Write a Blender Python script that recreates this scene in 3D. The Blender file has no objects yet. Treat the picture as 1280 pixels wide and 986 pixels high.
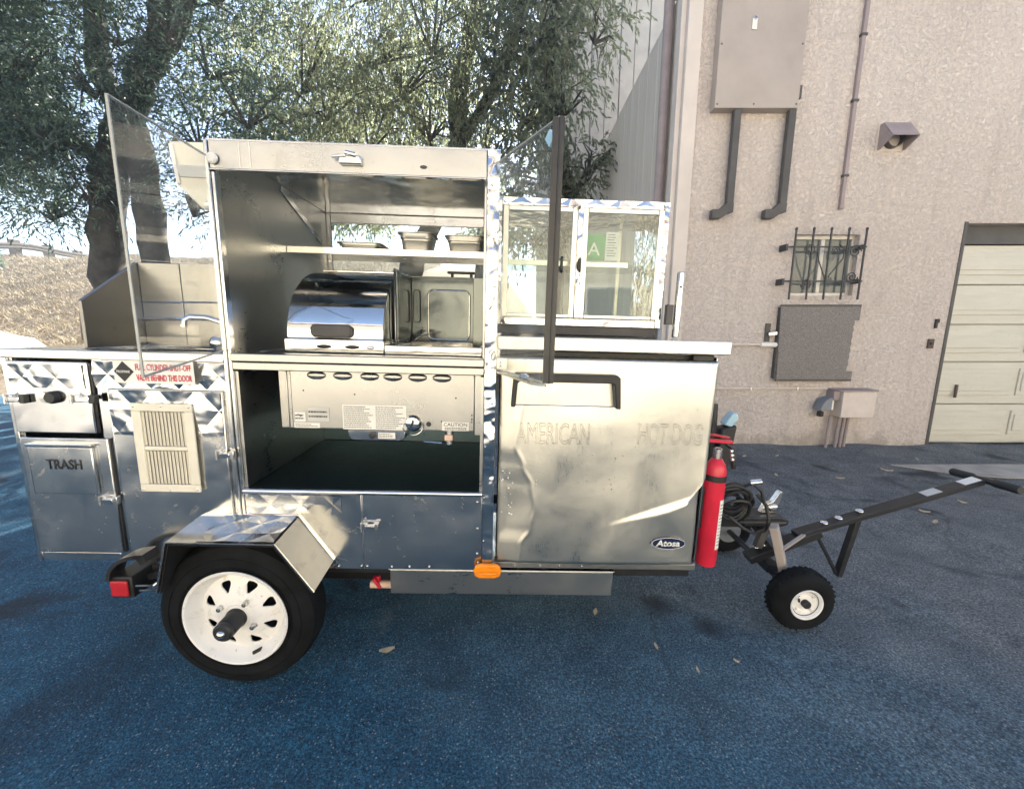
import bpy, bmesh, math, random
import numpy as np
from mathutils import Vector, Matrix, Quaternion
R = math.radians
rng = random.Random(7)
nrg = np.random.default_rng(11)
S = bpy.context.scene
COL = S.collection

# ------------------------------------------------------------------ camera
cd = bpy.data.cameras.new('camera')
cam = bpy.data.objects.new('camera', cd); COL.objects.link(cam)
cam.location = (0, 0, 1.2)
cam.rotation_euler = (R(90 - 9.76), 0, 0)
cd.sensor_width = 36; cd.lens = 36 * 500 / 1280
cd.clip_start = 0.05; cd.clip_end = 600
S.camera = cam

# ------------------------------------------------------------------ light
SUN_DIR = Vector((0.38, 1.226, 0.88)).normalized()
EL = math.asin(SUN_DIR.z); AZ = math.atan2(SUN_DIR.x, SUN_DIR.y)
W = bpy.data.worlds.new('World'); S.world = W; W.use_nodes = True
wn = W.node_tree.nodes; bg = wn['Background']
sky = wn.new('ShaderNodeTexSky'); sky.sky_type = 'NISHITA'; sky.sun_disc = False
sky.sun_elevation = EL; sky.sun_rotation = AZ
sky.air_density = 1.0; sky.dust_density = 0.0; sky.altitude = 1500; sky.ozone_density = 0.6
W.node_tree.links.new(sky.outputs['Color'], bg.inputs['Color'])
bg.inputs['Strength'].default_value = 0.055
sl = bpy.data.lights.new('sun', 'SUN'); sl.energy = 5.0; sl.angle = R(0.5); sl.color = (1, 0.93, 0.82)
so = bpy.data.objects.new('sun', sl); COL.objects.link(so)
so.rotation_euler = SUN_DIR.to_track_quat('Z', 'Y').to_euler(); so.location = (6, 18, 14)
S.view_settings.view_transform = 'Standard'; S.view_settings.look = 'None'
S.view_settings.gamma = 1; S.view_settings.exposure = 2.75
S.cycles.use_denoising = True
try: S.cycles.denoiser = 'OPENIMAGEDENOISE'
except Exception: pass
S.cycles.max_bounces = 10; S.cycles.diffuse_bounces = 4; S.cycles.glossy_bounces = 5
S.cycles.transparent_max_bounces = 24; S.cycles.transmission_bounces = 6
S.cycles.sample_clamp_indirect = 6.0

# ------------------------------------------------------------------ materials
class N:
    def __init__(s, name):
        s.m = bpy.data.materials.new(name); s.m.use_nodes = True
        s.t = s.m.node_tree; s.b = s.t.nodes['Principled BSDF']; s.out = s.t.nodes['Material Output']
        s.tc = None
    def n(s, typ, **kw):
        x = s.t.nodes.new(typ)
        for k, v in kw.items():
            if k.startswith('i_'):
                key = k[2:]
                key = int(key) if key.isdigit() else key.replace('_', ' ')
                x.inputs[key].default_value = v
            else: setattr(x, k, v)
        return x
    def l(s, a, b): s.t.links.new(a, b)
    def obj(s, scale=(1, 1, 1), rot=(0, 0, 0)):
        if s.tc is None: s.tc = s.n('ShaderNodeTexCoord')
        mp = s.n('ShaderNodeMapping'); mp.inputs['Scale'].default_value = scale; mp.inputs['Rotation'].default_value = rot
        s.l(s.tc.outputs['Object'], mp.inputs['Vector']); return mp.outputs['Vector']
    def noise(s, scale, detail=4, rough=.55, dist=0., vscale=(1, 1, 1)):
        x = s.n('ShaderNodeTexNoise'); x.inputs['Scale'].default_value = scale; x.inputs['Detail'].default_value = detail
        x.inputs['Roughness'].default_value = rough; x.inputs['Distortion'].default_value = dist
        s.l(s.obj(vscale), x.inputs['Vector']); return x.outputs['Fac']
    def ramp(s, fac, stops):
        x = s.n('ShaderNodeValToRGB'); e = x.color_ramp.elements
        while len(e) < len(stops): e.new(.5)
        for k, (p, c) in enumerate(stops):
            e[k].position = p; e[k].color = (*c, 1) if isinstance(c, tuple) else (c, c, c, 1)
        s.l(fac, x.inputs['Fac']); return x.outputs['Color']
    def bump(s, h, strength=.3, dist=.01, prev=None):
        x = s.n('ShaderNodeBump'); x.inputs['Strength'].default_value = strength; x.inputs['Distance'].default_value = dist
        s.l(h, x.inputs['Height'])
        if prev is not None: s.l(prev, x.inputs['Normal'])
        return x.outputs['Normal']
    def mix(s, a, b, f, blend='MIX'):
        x = s.n('ShaderNodeMix', data_type='RGBA', blend_type=blend)
        for k, v in ((0, f), (6, a), (7, b)):
            if isinstance(v, (int, float)): x.inputs[k].default_value = v
            elif isinstance(v, tuple): x.inputs[k].default_value = (*v, 1)
            else: s.l(v, x.inputs[k])
        return x.outputs[2]
    def set(s, **kw):
        for k, v in kw.items():
            k = k.replace('_', ' ')
            if hasattr(v, 'is_linked'): s.l(v, s.b.inputs[k])
            elif k == 'Base Color' and len(v) == 3: s.b.inputs[k].default_value = (*v, 1)
            else: s.b.inputs[k].default_value = v
        return s

def plain(name, col, rough=.5, metal=0., var=.12, scale=25, bump=0., spec=.5):
    a = N(name)
    f = a.noise(scale, 5)
    c = a.ramp(f, [(.3, tuple(x * (1 - var) for x in col)), (.7, tuple(min(1, x * (1 + var)) for x in col))])
    a.set(Base_Color=c, Roughness=rough, Metallic=metal)
    a.b.inputs['Specular IOR Level'].default_value = spec
    if bump: a.set(Normal=a.bump(a.noise(scale * 6, 3), bump, .002))
    return a.m

def steel(name, base, r0, r1, wave=.05, wscale=3., grain=(1, 1, 1), smear=.0, dirt=.0):
    a = N(name)
    f = a.noise(5, 6, .65, .6)
    g = a.noise(40, 3, .6, 0, grain)
    mx = a.n('ShaderNodeMath', operation='MULTIPLY_ADD'); a.l(g, mx.inputs[0]); mx.inputs[1].default_value = .5; a.l(f, mx.inputs[2])
    rr = a.ramp(mx.outputs[0], [(.45, r0), (1.0, r1)])
    c = a.ramp(f, [(.25, tuple(x * .86 for x in base)), (.7, base)])
    if dirt:
        d = a.ramp(a.noise(9, 8, .7, 1.2), [(.56, 0.), (.72, 1.)])
        c = a.mix(c, tuple(x * .45 for x in base), a.mix((0, 0, 0), (dirt, dirt, dirt), d))
        rr = a.mix(rr, (.5, .5, .5), a.mix((0, 0, 0), (dirt, dirt, dirt), d))
    nb = a.bump(a.noise(wscale, 2, .5, .3), wave, .05)
    nb = a.bump(a.noise(160, 2, .5, 0, grain), .03, .001, nb)
    a.set(Base_Color=c, Roughness=rr, Metallic=1., Normal=nb)
    return a.m

M = {}
M['mirror'] = steel('polished stainless', (.76, .755, .73), .05, .17, .16, 3.5, dirt=.25)
M['quilt'] = steel('stamped diamond steel', (.74, .735, .71), .10, .26, .35, 9, dirt=.35)
M['panel'] = steel('satin stainless', (.72, .72, .70), .10, .27, .22, 3.2, (1, 1, 8), dirt=.6)
M['wavy'] = steel('wavy polished stainless', (.76, .755, .73), .04, .12, .55, 9, dirt=.3)
M['darkmirror'] = steel('dark glossy steel', (.12, .135, .135), .10, .2, .12, 4, dirt=.4)
M['brushed'] = steel('brushed stainless', (.745, .725, .645), .22, .46, .15, 2.8, (18, 1, 1), dirt=.25)
M['steamer'] = steel('grey brushed stainless', (.46, .455, .435), .24, .38, .05, 2.5, (14, 1, 1), dirt=.15)
M['galvdark'] = steel('dull grey sheet steel', (.36, .355, .335), .3, .45, .05, 3, dirt=.4)
M['darksteel'] = steel('shaded sheet steel', (.26, .255, .245), .3, .5, .06, 4, dirt=.5)
M['pansteel'] = steel('dull pan steel', (.72, .71, .66), .42, .55, .04, 4, dirt=.1)
M['bay'] = steel('bay shade steel', (.11, .16, .18), .3, .5, .06, 3, dirt=.3)  # unlit bay and its dark reflections are put into the base colour
M['inner'] = steel('dull stainless', (.50, .50, .48), .22, .42, .10, 2.5, (1, 1, 6), dirt=.3)
M['chrome'] = steel('bright chrome', (.82, .81, .79), .04, .09, .03, 6)
M['galv'] = steel('weathered sheet metal', (.42, .41, .38), .32, .5, .06, 4, dirt=.5)
M['black'] = plain('black painted steel', (.018, .019, .021), .38, 0, .3, 30, .1)
M['blackplastic'] = plain('black plastic', (.016, .017, .018), .5, 0, .2)
M['shadefill'] = plain('black underseal', (.008, .008, .009), .9, 0, .2)  # black standing in for shade under the fender and the cart
M['rubber'] = plain('tyre rubber', (.008, .009, .010), .85, 0, .5, 14, .3, spec=.15)
M['white'] = plain('white enamel', (.80, .79, .75), .35, 0, .08, 12)
a = N('chipped white enamel'); g = a.ramp(a.noise(14, 8, .75, .8), [(.56, 0.), (.70, .7)]); g2 = a.ramp(a.noise(60, 4, .7), [(.66, 0.), (.72, .8)])
c = a.mix((.80, .79, .765), (.47, .43, .38), g); c = a.mix(c, (.20, .11, .06), g2); a.set(Base_Color=c, Roughness=.45); M['rimwhite'] = a.m
M['cream'] = plain('cream plastic', (.74, .70, .58), .4, 0, .06, 18)
M['red'] = plain('red paint', (.62, .022, .05), .28, 0, .12, 12)
M['redlens'] = plain('red lens', (.45, .02, .03), .2, 0, .1)
M['amber'] = plain('amber lens', (.85, .26, .01), .2, 0, .1)
M['label'] = plain('white label', (.78, .77, .72), .45, 0, .05)
M['greylabel'] = plain('grey label', (.55, .55, .52), .45, 0, .05)
M['print'] = plain('black print', (.02, .02, .022), .6, 0, .1)
M['redprint'] = plain('red print', (.62, .03, .07), .55, 0, .08)
M['navy'] = plain('navy badge', (.012, .02, .06), .3, 0, .1)
M['green'] = plain('green card', (.05, .27, .09), .5, 0, .1)
M['ghost'] = plain('faded letters', (.58, .535, .45), .42, .95, .35, 70)
M['pipe'] = plain('pinkish pipe plastic', (.72, .50, .38), .45)
M['bluecap'] = plain('pale blue plastic', (.35, .55, .68), .3)
M['duct'] = plain('dark grey metal', (.075, .072, .070), .6, 0, .2, 8, .1)
M['cabinet'] = plain('grey cabinet paint', (.39, .34, .305), .55, 0, .12, 3, .05)
M['mauve'] = plain('mauve metal', (.30, .25, .25), .55, 0, .12, 10)
M['boxpaint'] = plain('pale painted metal', (.62, .55, .50), .5, 0, .1, 8)
M['greymetal'] = plain('slate grey plastic', (.20, .22, .24), .5, 0, .1)
M['iron'] = plain('wrought iron', (.045, .045, .047), .55, 0, .3)
M['winframe'] = plain('aluminium frame', (.55, .53, .50), .45, .3, .1)
M['concrete'] = plain('worn concrete', (.36, .345, .32), .9, 0, .2, 6, .3)
M['wood'] = plain('weathered timber', (.10, .075, .06), .85, 0, .35, 6, .4)
M['railpaint'] = plain('dark brown timber', (.030, .022, .018), .9, 0, .3, 6)
M['leafdry'] = plain('dry leaf', (.55, .46, .30), .8, 0, .3, 60)
M['silver'] = plain('galvanised latch', (.72, .71, .68), .25, 1., .1, 40)
M['carpaint'] = plain('white car paint', (.80, .80, .80), .15, 0, .02)
M['darkglass'] = plain('dark glass', (.02, .025, .03), .06, 0, .1)
M['paper'] = plain('printed notice', (.60, .62, .58), .6, 0, .06)

def glassmat(name, tint, ior, rough=.0, smudge=.0):
    a = N(name); t = a.t
    tr = a.n('ShaderNodeBsdfTransparent'); tr.inputs['Color'].default_value = (*tint, 1)
    gl = a.n('ShaderNodeBsdfGlossy'); gl.inputs['Roughness'].default_value = rough
    lw = a.n('ShaderNodeLayerWeight'); lw.inputs['Blend'].default_value = .5
    pw = a.n('ShaderNodeMath', operation='POWER'); a.l(lw.outputs['Facing'], pw.inputs[0]); pw.inputs[1].default_value = 4.5
    f0 = ((ior - 1) / (ior + 1)) ** 2
    fr = a.n('ShaderNodeMath', operation='MULTIPLY_ADD'); a.l(pw.outputs[0], fr.inputs[0]); fr.inputs[1].default_value = .6; fr.inputs[2].default_value = f0
    mx = a.n('ShaderNodeMixShader'); a.l(fr.outputs[0], mx.inputs[0]); a.l(tr.outputs[0], mx.inputs[1]); a.l(gl.outputs[0], mx.inputs[2])
    last = mx.outputs[0]
    if smudge:
        df = a.n('ShaderNodeBsdfDiffuse'); df.inputs['Color'].default_value = (.75, .75, .72, 1)
        m2 = a.n('ShaderNodeMixShader')
        f = a.ramp(a.noise(7, 7, .65, 1.0), [(.35, smudge * .25), (.75, smudge)])
        a.l(f, m2.inputs[0]); a.l(last, m2.inputs[1]); a.l(df.outputs[0], m2.inputs[2]); last = m2.outputs[0]
    a.l(last, a.out.inputs['Surface'])
    return a.m
M['plexi'] = glassmat('clear acrylic', (.97, .98, .98), 1.35, .02, .06)
M['plexidge'] = plain('acrylic edge', (.34, .36, .35), .25)
M['glass'] = glassmat('clear glass', (.93, .96, .94), 1.45, .0, .05)
M['winglass'] = plain('wired window glass', (.10, .12, .12), .08, 0, .15, 3)

# asphalt
a = N('asphalt')
big = a.noise(.55, 6, .62, .8); mid = a.noise(5, 6, .7); fine = a.noise(70, 4, .75)
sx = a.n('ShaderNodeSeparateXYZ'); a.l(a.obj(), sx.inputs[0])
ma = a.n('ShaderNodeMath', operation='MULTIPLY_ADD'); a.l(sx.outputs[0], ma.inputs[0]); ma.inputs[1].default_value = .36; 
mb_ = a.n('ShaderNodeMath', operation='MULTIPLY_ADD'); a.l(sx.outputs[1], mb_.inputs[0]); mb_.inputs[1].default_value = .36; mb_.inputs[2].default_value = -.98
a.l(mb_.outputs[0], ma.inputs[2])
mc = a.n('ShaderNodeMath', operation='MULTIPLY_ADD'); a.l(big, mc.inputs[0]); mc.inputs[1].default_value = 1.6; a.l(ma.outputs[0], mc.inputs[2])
c = a.ramp(mc.outputs[0], [(.0, (.018, .086, .145)), (.5, (.068, .128, .170)), (1.0, (.150, .162, .168))])  # blue tint of the shade painted in, stronger to the left and front
c = a.mix(c, a.ramp(mid, [(.3, (.55, .58, .62)), (.7, (1.25, 1.22, 1.18))]), 1., 'MULTIPLY')
c = a.mix(c, a.ramp(a.noise(130, 3, .8), [(.36, (.30, .32, .36)), (.5, (.85, .87, .9)), (.66, (2.1, 2.1, 2.05))]), 1., 'MULTIPLY')
vor = a.n('ShaderNodeTexVoronoi'); vor.inputs['Scale'].default_value = 120; a.l(a.obj(), vor.inputs['Vector'])
stone = a.ramp(vor.outputs['Distance'], [(.0, 1.), (.42, 0.)])
pick = a.n('ShaderNodeSeparateColor'); a.l(vor.outputs['Color'], pick.inputs['Color'])
sel = a.ramp(pick.outputs[0], [(.72, 0.), (.95, 1.)])
sp = a.mix((0, 0, 0), stone, sel)
c = a.mix(c, (.42, .45, .47), sp)
spots = a.ramp(a.noise(2.1, 3, .5, .4), [(.63, 0.), (.70, .85)])
c = a.mix(c, (.014, .018, .026), spots)
oil = a.ramp(a.noise(.9, 7, .72, 1.4), [(.55, 0.), (.64, .65)]); c = a.mix(c, (.012, .022, .036), oil)
dust = a.ramp(a.noise(1.3, 8, .75, .9, (1, 1.6, 1)), [(.58, 0.), (.74, .30)]); c = a.mix(c, (.20, .20, .19), dust)
cv = a.n('ShaderNodeTexVoronoi', feature='DISTANCE_TO_EDGE'); cv.inputs['Scale'].default_value = .42
wp = a.n('ShaderNodeMix', data_type='VECTOR'); wp.inputs[0].default_value = .16; a.l(a.obj(), wp.inputs[4]); nt_ = a.n('ShaderNodeTexNoise'); nt_.inputs['Scale'].default_value = 2.5; nt_.inputs['Detail'].default_value = 7; a.l(a.obj(), nt_.inputs['Vector']); a.l(nt_.outputs['Color'], wp.inputs[5]); a.l(wp.outputs[1], cv.inputs['Vector'])
ck = a.mix(a.ramp(cv.outputs['Distance'], [(.0, .38), (.0035, 0.)]), (0, 0, 0), a.ramp(a.noise(.7, 3), [(.42, 1.), (.55, 0.)]))
c = a.mix(c, (.008, .012, .018), ck)
h1 = a.bump(fine, .8, .008); h2 = a.bump(stone, .7, .005, h1)
a.set(Base_Color=c, Roughness=a.ramp(fine, [(.3, .62), (.7, .92)]), Normal=h2)
a.b.inputs['Specular IOR Level'].default_value = .35
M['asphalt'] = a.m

# stucco
a = N('stucco')
wv = a.noise(36, 4, .62, .7); grit = a.noise(110, 3, .7); big = a.noise(.8, 5, .6)
c = a.ramp(big, [(.3, (.655, .58, .53)), (.7, (.725, .65, .60))])
c = a.mix(c, a.ramp(wv, [(.36, (.86, .845, .835)), (.60, (1.05, 1.05, 1.04))]), 1., 'MULTIPLY')
vs = a.ramp(a.noise(7, 7, .7, .3, (1, 1, .12)), [(.52, 0.), (.78, .42)])
c = a.mix(c, (.34, .27, .25), vs)
sz = a.n('ShaderNodeSeparateXYZ'); a.l(a.obj(), sz.inputs[0])
lo = a.n('ShaderNodeMath', operation='MULTIPLY_ADD'); a.l(a.noise(5, 6, .7), lo.inputs[0]); lo.inputs[1].default_value = .9; a.l(sz.outputs[2], lo.inputs[2])
c = a.mix(c, (.36, .31, .26), a.ramp(lo.outputs[0], [(.42, .75), (.62, 0.)]))
cv = a.n('ShaderNodeTexVoronoi', feature='DISTANCE_TO_EDGE'); cv.inputs['Scale'].default_value = .55
wp = a.n('ShaderNodeMix', data_type='VECTOR'); wp.inputs[0].default_value = .12; a.l(a.obj(), wp.inputs[4]); nt_ = a.n('ShaderNodeTexNoise'); nt_.inputs['Scale'].default_value = 3; nt_.inputs['Detail'].default_value = 6; a.l(a.obj(), nt_.inputs['Vector']); a.l(nt_.outputs['Color'], wp.inputs[5]); a.l(wp.outputs[1], cv.inputs['Vector'])
c = a.mix(c, (.30, .25, .22), a.ramp(cv.outputs['Distance'], [(.0, .10), (.004, 0.)]))
h = a.bump(a.ramp(wv, [(.36, 0.), (.62, 1.)]), .75, .016); h = a.bump(grit, .35, .004, h)
a.set(Base_Color=c, Roughness=.92, Normal=h); M['stucco'] = a.m
M['trim'] = plain('pale trim paint', (.62, .56, .51), .6, 0, .08, 3, .1)
a = N('siding paint'); f = a.noise(3, 5, .6, 0, (6, 6, .5))
a.set(Base_Color=a.ramp(f, [(.3, (.53, .48, .425)), (.7, (.62, .57, .51))]), Roughness=.7); M['siding'] = a.m
a = N('garage paint'); f = a.noise(6, 6, .65, .5, (.5, 1, 4)); g = a.ramp(a.noise(22, 5, .7), [(.6, 0.), (.75, .35)])
c = a.ramp(f, [(.3, (.56, .545, .47)), (.7, (.63, .615, .535))]); c = a.mix(c, (.36, .33, .25), g)
a.set(Base_Color=c, Roughness=.6); M['garage'] = a.m
M['oldsiding'] = plain('weathered pale boards', (.44, .42, .385), .8, 0, .12, 4)
M['brownroof'] = plain('brown cladding', (.15, .135, .12), .8, 0, .3, 2)
M['warmwall'] = plain('warm cream render', (.56, .50, .39), .85, 0, .08, 1.5)

# dry hillside
a = N('dry grass'); f = a.noise(1.2, 8, .7, .6); g = a.noise(16, 6, .75)
c = a.ramp(f, [(.3, (.15, .12, .09)), (.5, (.27, .22, .16)), (.7, (.36, .31, .23))])
c = a.mix(c, a.ramp(g, [(.35, (.45, .42, .40)), (.65, (1.25, 1.22, 1.15))]), 1., 'MULTIPLY')
a.set(Base_Color=c, Roughness=1., Normal=a.bump(g, .9, .12)); M['hill'] = a.m
a = N('dry grass blades'); oi = a.n('ShaderNodeTexCoord'); f = a.noise(3, 3)
a.set(Base_Color=a.ramp(f, [(.3, (.28, .22, .14)), (.7, (.42, .36, .25))]), Roughness=.9); M['blade'] = a.m

def leafmat(name, c0, c1, tr):
    a = N(name); f = a.noise(2.2, 5, .7); g = a.noise(23, 2)
    c = a.ramp(f, [(.3, c0), (.7, c1)]); c = a.mix(c, a.ramp(g, [(.35, (.6, .62, .6)), (.65, (1.35, 1.3, 1.25))]), 1., 'MULTIPLY')
    a.set(Base_Color=c, Roughness=.45); a.b.inputs['Specular IOR Level'].default_value = .5
    t = a.n('ShaderNodeBsdfTranslucent'); c2 = a.mix(c, (1.15, 1.27, .92), .8, 'MULTIPLY'); a.l(c2, t.inputs['Color'])
    mx = a.n('ShaderNodeMixShader'); mx.inputs[0].default_value = tr
    a.l(a.b.outputs[0], mx.inputs[1]); a.l(t.outputs[0], mx.inputs[2]); a.l(mx.outputs[0], a.out.inputs['Surface'])
    return a.m
M['olive'] = leafmat('dark olive leaves', (.060, .10, .092), (.125, .165, .14), .5)
M['pepper'] = leafmat('grey green leaves', (.15, .17, .13), (.26, .27, .21), .65)
M['bark'] = plain('tree bark', (.060, .055, .048), .9, 0, .45, 9, .8)

# ------------------------------------------------------------------ mesh helpers
ROLL, YAW = R(1.55), R(1.2)
CART = Matrix.Translation((0, 1.3, 0)) @ Matrix.Rotation(YAW, 4, 'Z') @ Matrix.Rotation(ROLL, 4, 'Y')
OFF = {}

class MB:
    def __init__(s): s.v = []; s.f = []
    def add(s, vs, fs):
        k = len(s.v); s.v += [tuple(p) for p in vs]; s.f += [tuple(i + k for i in f) for f in fs]; return s
    def box(s, x0, x1, y0, y1, z0, z1):
        return s.add([(x0, y0, z0), (x1, y0, z0), (x1, y1, z0), (x0, y1, z0), (x0, y0, z1), (x1, y0, z1), (x1, y1, z1), (x0, y1, z1)],
                     [(0, 3, 2, 1), (4, 5, 6, 7), (0, 1, 5, 4), (1, 2, 6, 5), (2, 3, 7, 6), (3, 0, 4, 7)])
    def prism(s, poly, ax, a, b):
        n = len(poly)
        def P(p, t): return {'y': (p[0], t, p[1]), 'x': (t, p[0], p[1]), 'z': (p[0], p[1], t)}[ax]
        return s.add([P(p, a) for p in poly] + [P(p, b) for p in poly],
                     [tuple(range(n)), tuple(range(2 * n - 1, n - 1, -1))] + [(i, i + n, (i + 1) % n + n, (i + 1) % n) for i in range(n)])
    def tube(s, pts, r, n=10, cap=True):
        pts = [Vector(p) for p in pts]
        rs = r if isinstance(r, (list, tuple)) else [r] * len(pts)
        vs = []; up = None
        for i, p in enumerate(pts):
            d = (pts[min(i + 1, len(pts) - 1)] - pts[max(i - 1, 0)]).normalized()
            if up is None: up = Vector((0, 0, 1)) if abs(d.z) < .9 else Vector((1, 0, 0))
            u = d.cross(up).normalized(); w = u.cross(d).normalized(); up = w
            vs += [p + (u * math.cos(2 * math.pi * k / n) + w * math.sin(2 * math.pi * k / n)) * rs[i] for k in range(n)]
        fs = [(i * n + k, i * n + (k + 1) % n, (i + 1) * n + (k + 1) % n, (i + 1) * n + k) for i in range(len(pts) - 1) for k in range(n)]
        if cap: fs += [tuple(range(n - 1, -1, -1)), tuple(range((len(pts) - 1) * n, len(pts) * n))]
        return s.add(vs, fs)
    def cyl(s, p, q, r, r2=None, n=16): return s.tube([p, q], [r, r if r2 is None else r2], n)
    def bar(s, p, q, w, h, up=(0, 0, 1)):
        p, q = Vector(p), Vector(q); d = (q - p).normalized(); u = d.cross(Vector(up)).normalized(); t = u.cross(d).normalized()
        vs = [e + u * (w / 2 * a) + t * (h / 2 * b) for e in (p, q) for a, b in ((-1, -1), (1, -1), (1, 1), (-1, 1))]
        return s.add(vs, [(0, 1, 2, 3), (7, 6, 5, 4), (0, 4, 5, 1), (1, 5, 6, 2), (2, 6, 7, 3), (3, 7, 4, 0)])
    def lathe(s, c, ax, prof, n=24, close=False):
        ax = Vector(ax).normalized(); u = ax.orthogonal().normalized(); w = ax.cross(u); c = Vector(c)
        vs = [c + ax * h + (u * math.cos(2 * math.pi * k / n) + w * math.sin(2 * math.pi * k / n)) * r for r, h in prof for k in range(n)]
        m = len(prof); rows = m if close else m - 1
        fs = [(i * n + k, i * n + (k + 1) % n, ((i + 1) % m) * n + (k + 1) % n, ((i + 1) % m) * n + k) for i in range(rows) for k in range(n)]
        return s.add(vs, fs)
    def ball(s, c, r, n=12, m=8):
        rx, ry, rz = r if isinstance(r, tuple) else (r, r, r)
        vs = [(c[0], c[1], c[2] - rz)]; fs = []
        for i in range(1, m):
            t = math.pi * i / m
            vs += [(c[0] + rx * math.sin(t) * math.cos(2 * math.pi * k / n), c[1] + ry * math.sin(t) * math.sin(2 * math.pi * k / n), c[2] - rz * math.cos(t)) for k in range(n)]
        vs.append((c[0], c[1], c[2] + rz)); L = len(vs) - 1
        fs += [(0, 1 + (k + 1) % n, 1 + k) for k in range(n)]
        fs += [(1 + i * n + k, 1 + i * n + (k + 1) % n, 1 + (i + 1) * n + (k + 1) % n, 1 + (i + 1) * n + k) for i in range(m - 2) for k in range(n)]
        fs += [(L, 1 + (m - 2) * n + k, 1 + (m - 2) * n + (k + 1) % n) for k in range(n)]
        return s.add(vs, fs)
    def build(s, name, mat, parent=None, bevel=0., smooth=35, seg=2, recalc=True):
        me = bpy.data.meshes.new(name)
        o = bpy.data.objects.new(name, me); COL.objects.link(o)
        off = OFF.get(parent.name, (0, 0, 0)) if parent else (0, 0, 0)
        vs = [(p[0] - off[0], p[1] - off[1], p[2] - off[2]) for p in s.v]
        me.from_pydata(vs, [], s.f)
        if recalc:
            b = bmesh.new(); b.from_mesh(me); bmesh.ops.recalc_face_normals(b, faces=b.faces); b.to_mesh(me); b.free()
        me.materials.append(M[mat] if isinstance(mat, str) else mat)
        if smooth:
            me.shade_smooth(); me.set_sharp_from_angle(angle=R(smooth))
        if parent: o.parent = parent; OFF[o.name] = off
        if bevel:
            bv = o.modifiers.new('edge', 'BEVEL'); bv.width = bevel; bv.segments = seg; bv.limit_method = 'ANGLE'; bv.angle_limit = R(40)
            bv.harden_normals = False
        return o

def thing(name, label, cat, loc, group=None, frame='world'):
    o = bpy.data.objects.new(name, None); COL.objects.link(o); o.empty_display_size = .1
    o.matrix_world = (CART if frame == 'cart' else Matrix()) @ Matrix.Translation(loc)
    o['label'] = label; o['category'] = cat
    if group: o['group'] = group
    OFF[o.name] = tuple(loc); return o
def tag(o, label, cat, group=None):
    o['label'] = label; o['category'] = cat
    if group: o['group'] = group
    return o
def struct(o, kind='structure'): o['kind'] = kind; return o
def box(name, mat, parent, *b, bevel=.0015): return MB().box(*b).build(name, mat, parent, bevel)

def text(s, name, mat, parent, x, y, z, height, width=None, extrude=.0006, outline=0., weight=0., shear=0., spacing=1.):
    """flat lettering facing -y; x = left edge, z = baseline"""
    cu = bpy.data.curves.new(name, 'FONT'); cu.body = s; cu.size = 1; cu.align_x = 'LEFT'; cu.offset = weight; cu.shear = shear; cu.space_character = spacing
    cu.resolution_u = 3
    if outline: cu.fill_mode = 'NONE'; cu.bevel_depth = outline; cu.bevel_resolution = 0
    t = bpy.data.objects.new('tmp', cu); COL.objects.link(t)
    bpy.context.view_layer.update()
    dg = bpy.context.evaluated_depsgraph_get()
    me = bpy.data.meshes.new_from_object(t.evaluated_get(dg))
    bpy.data.objects.remove(t); me.name = name
    n = len(me.vertices); co = np.empty(n * 3, np.float32); me.vertices.foreach_get('co', co); co = co.reshape(-1, 3)
    mn, mx_ = co.min(0), co.max(0)
    sy = height / (mx_[1] - mn[1]); sx = sy if width is None else width / (mx_[0] - mn[0])
    off = OFF.get(parent.name, (0, 0, 0))
    new = np.empty_like(co); new[:, 0] = (co[:, 0] - mn[0]) * sx + x - off[0]; new[:, 2] = (co[:, 1] - mn[1]) * sy + z - off[2]
    new[:, 1] = y - off[1] - (co[:, 2] * sy * .3 if outline else 0)
    me.vertices.foreach_set('co', new.ravel()); me.update()
    me.materials.clear(); me.materials.append(M[mat])
    o = bpy.data.objects.new(name, me); COL.objects.link(o); o.parent = parent; OFF[o.name] = off
    if not outline:
        sd = o.modifiers.new('thick', 'SOLIDIFY'); sd.thickness = extrude; sd.offset = 0
    return o

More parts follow.
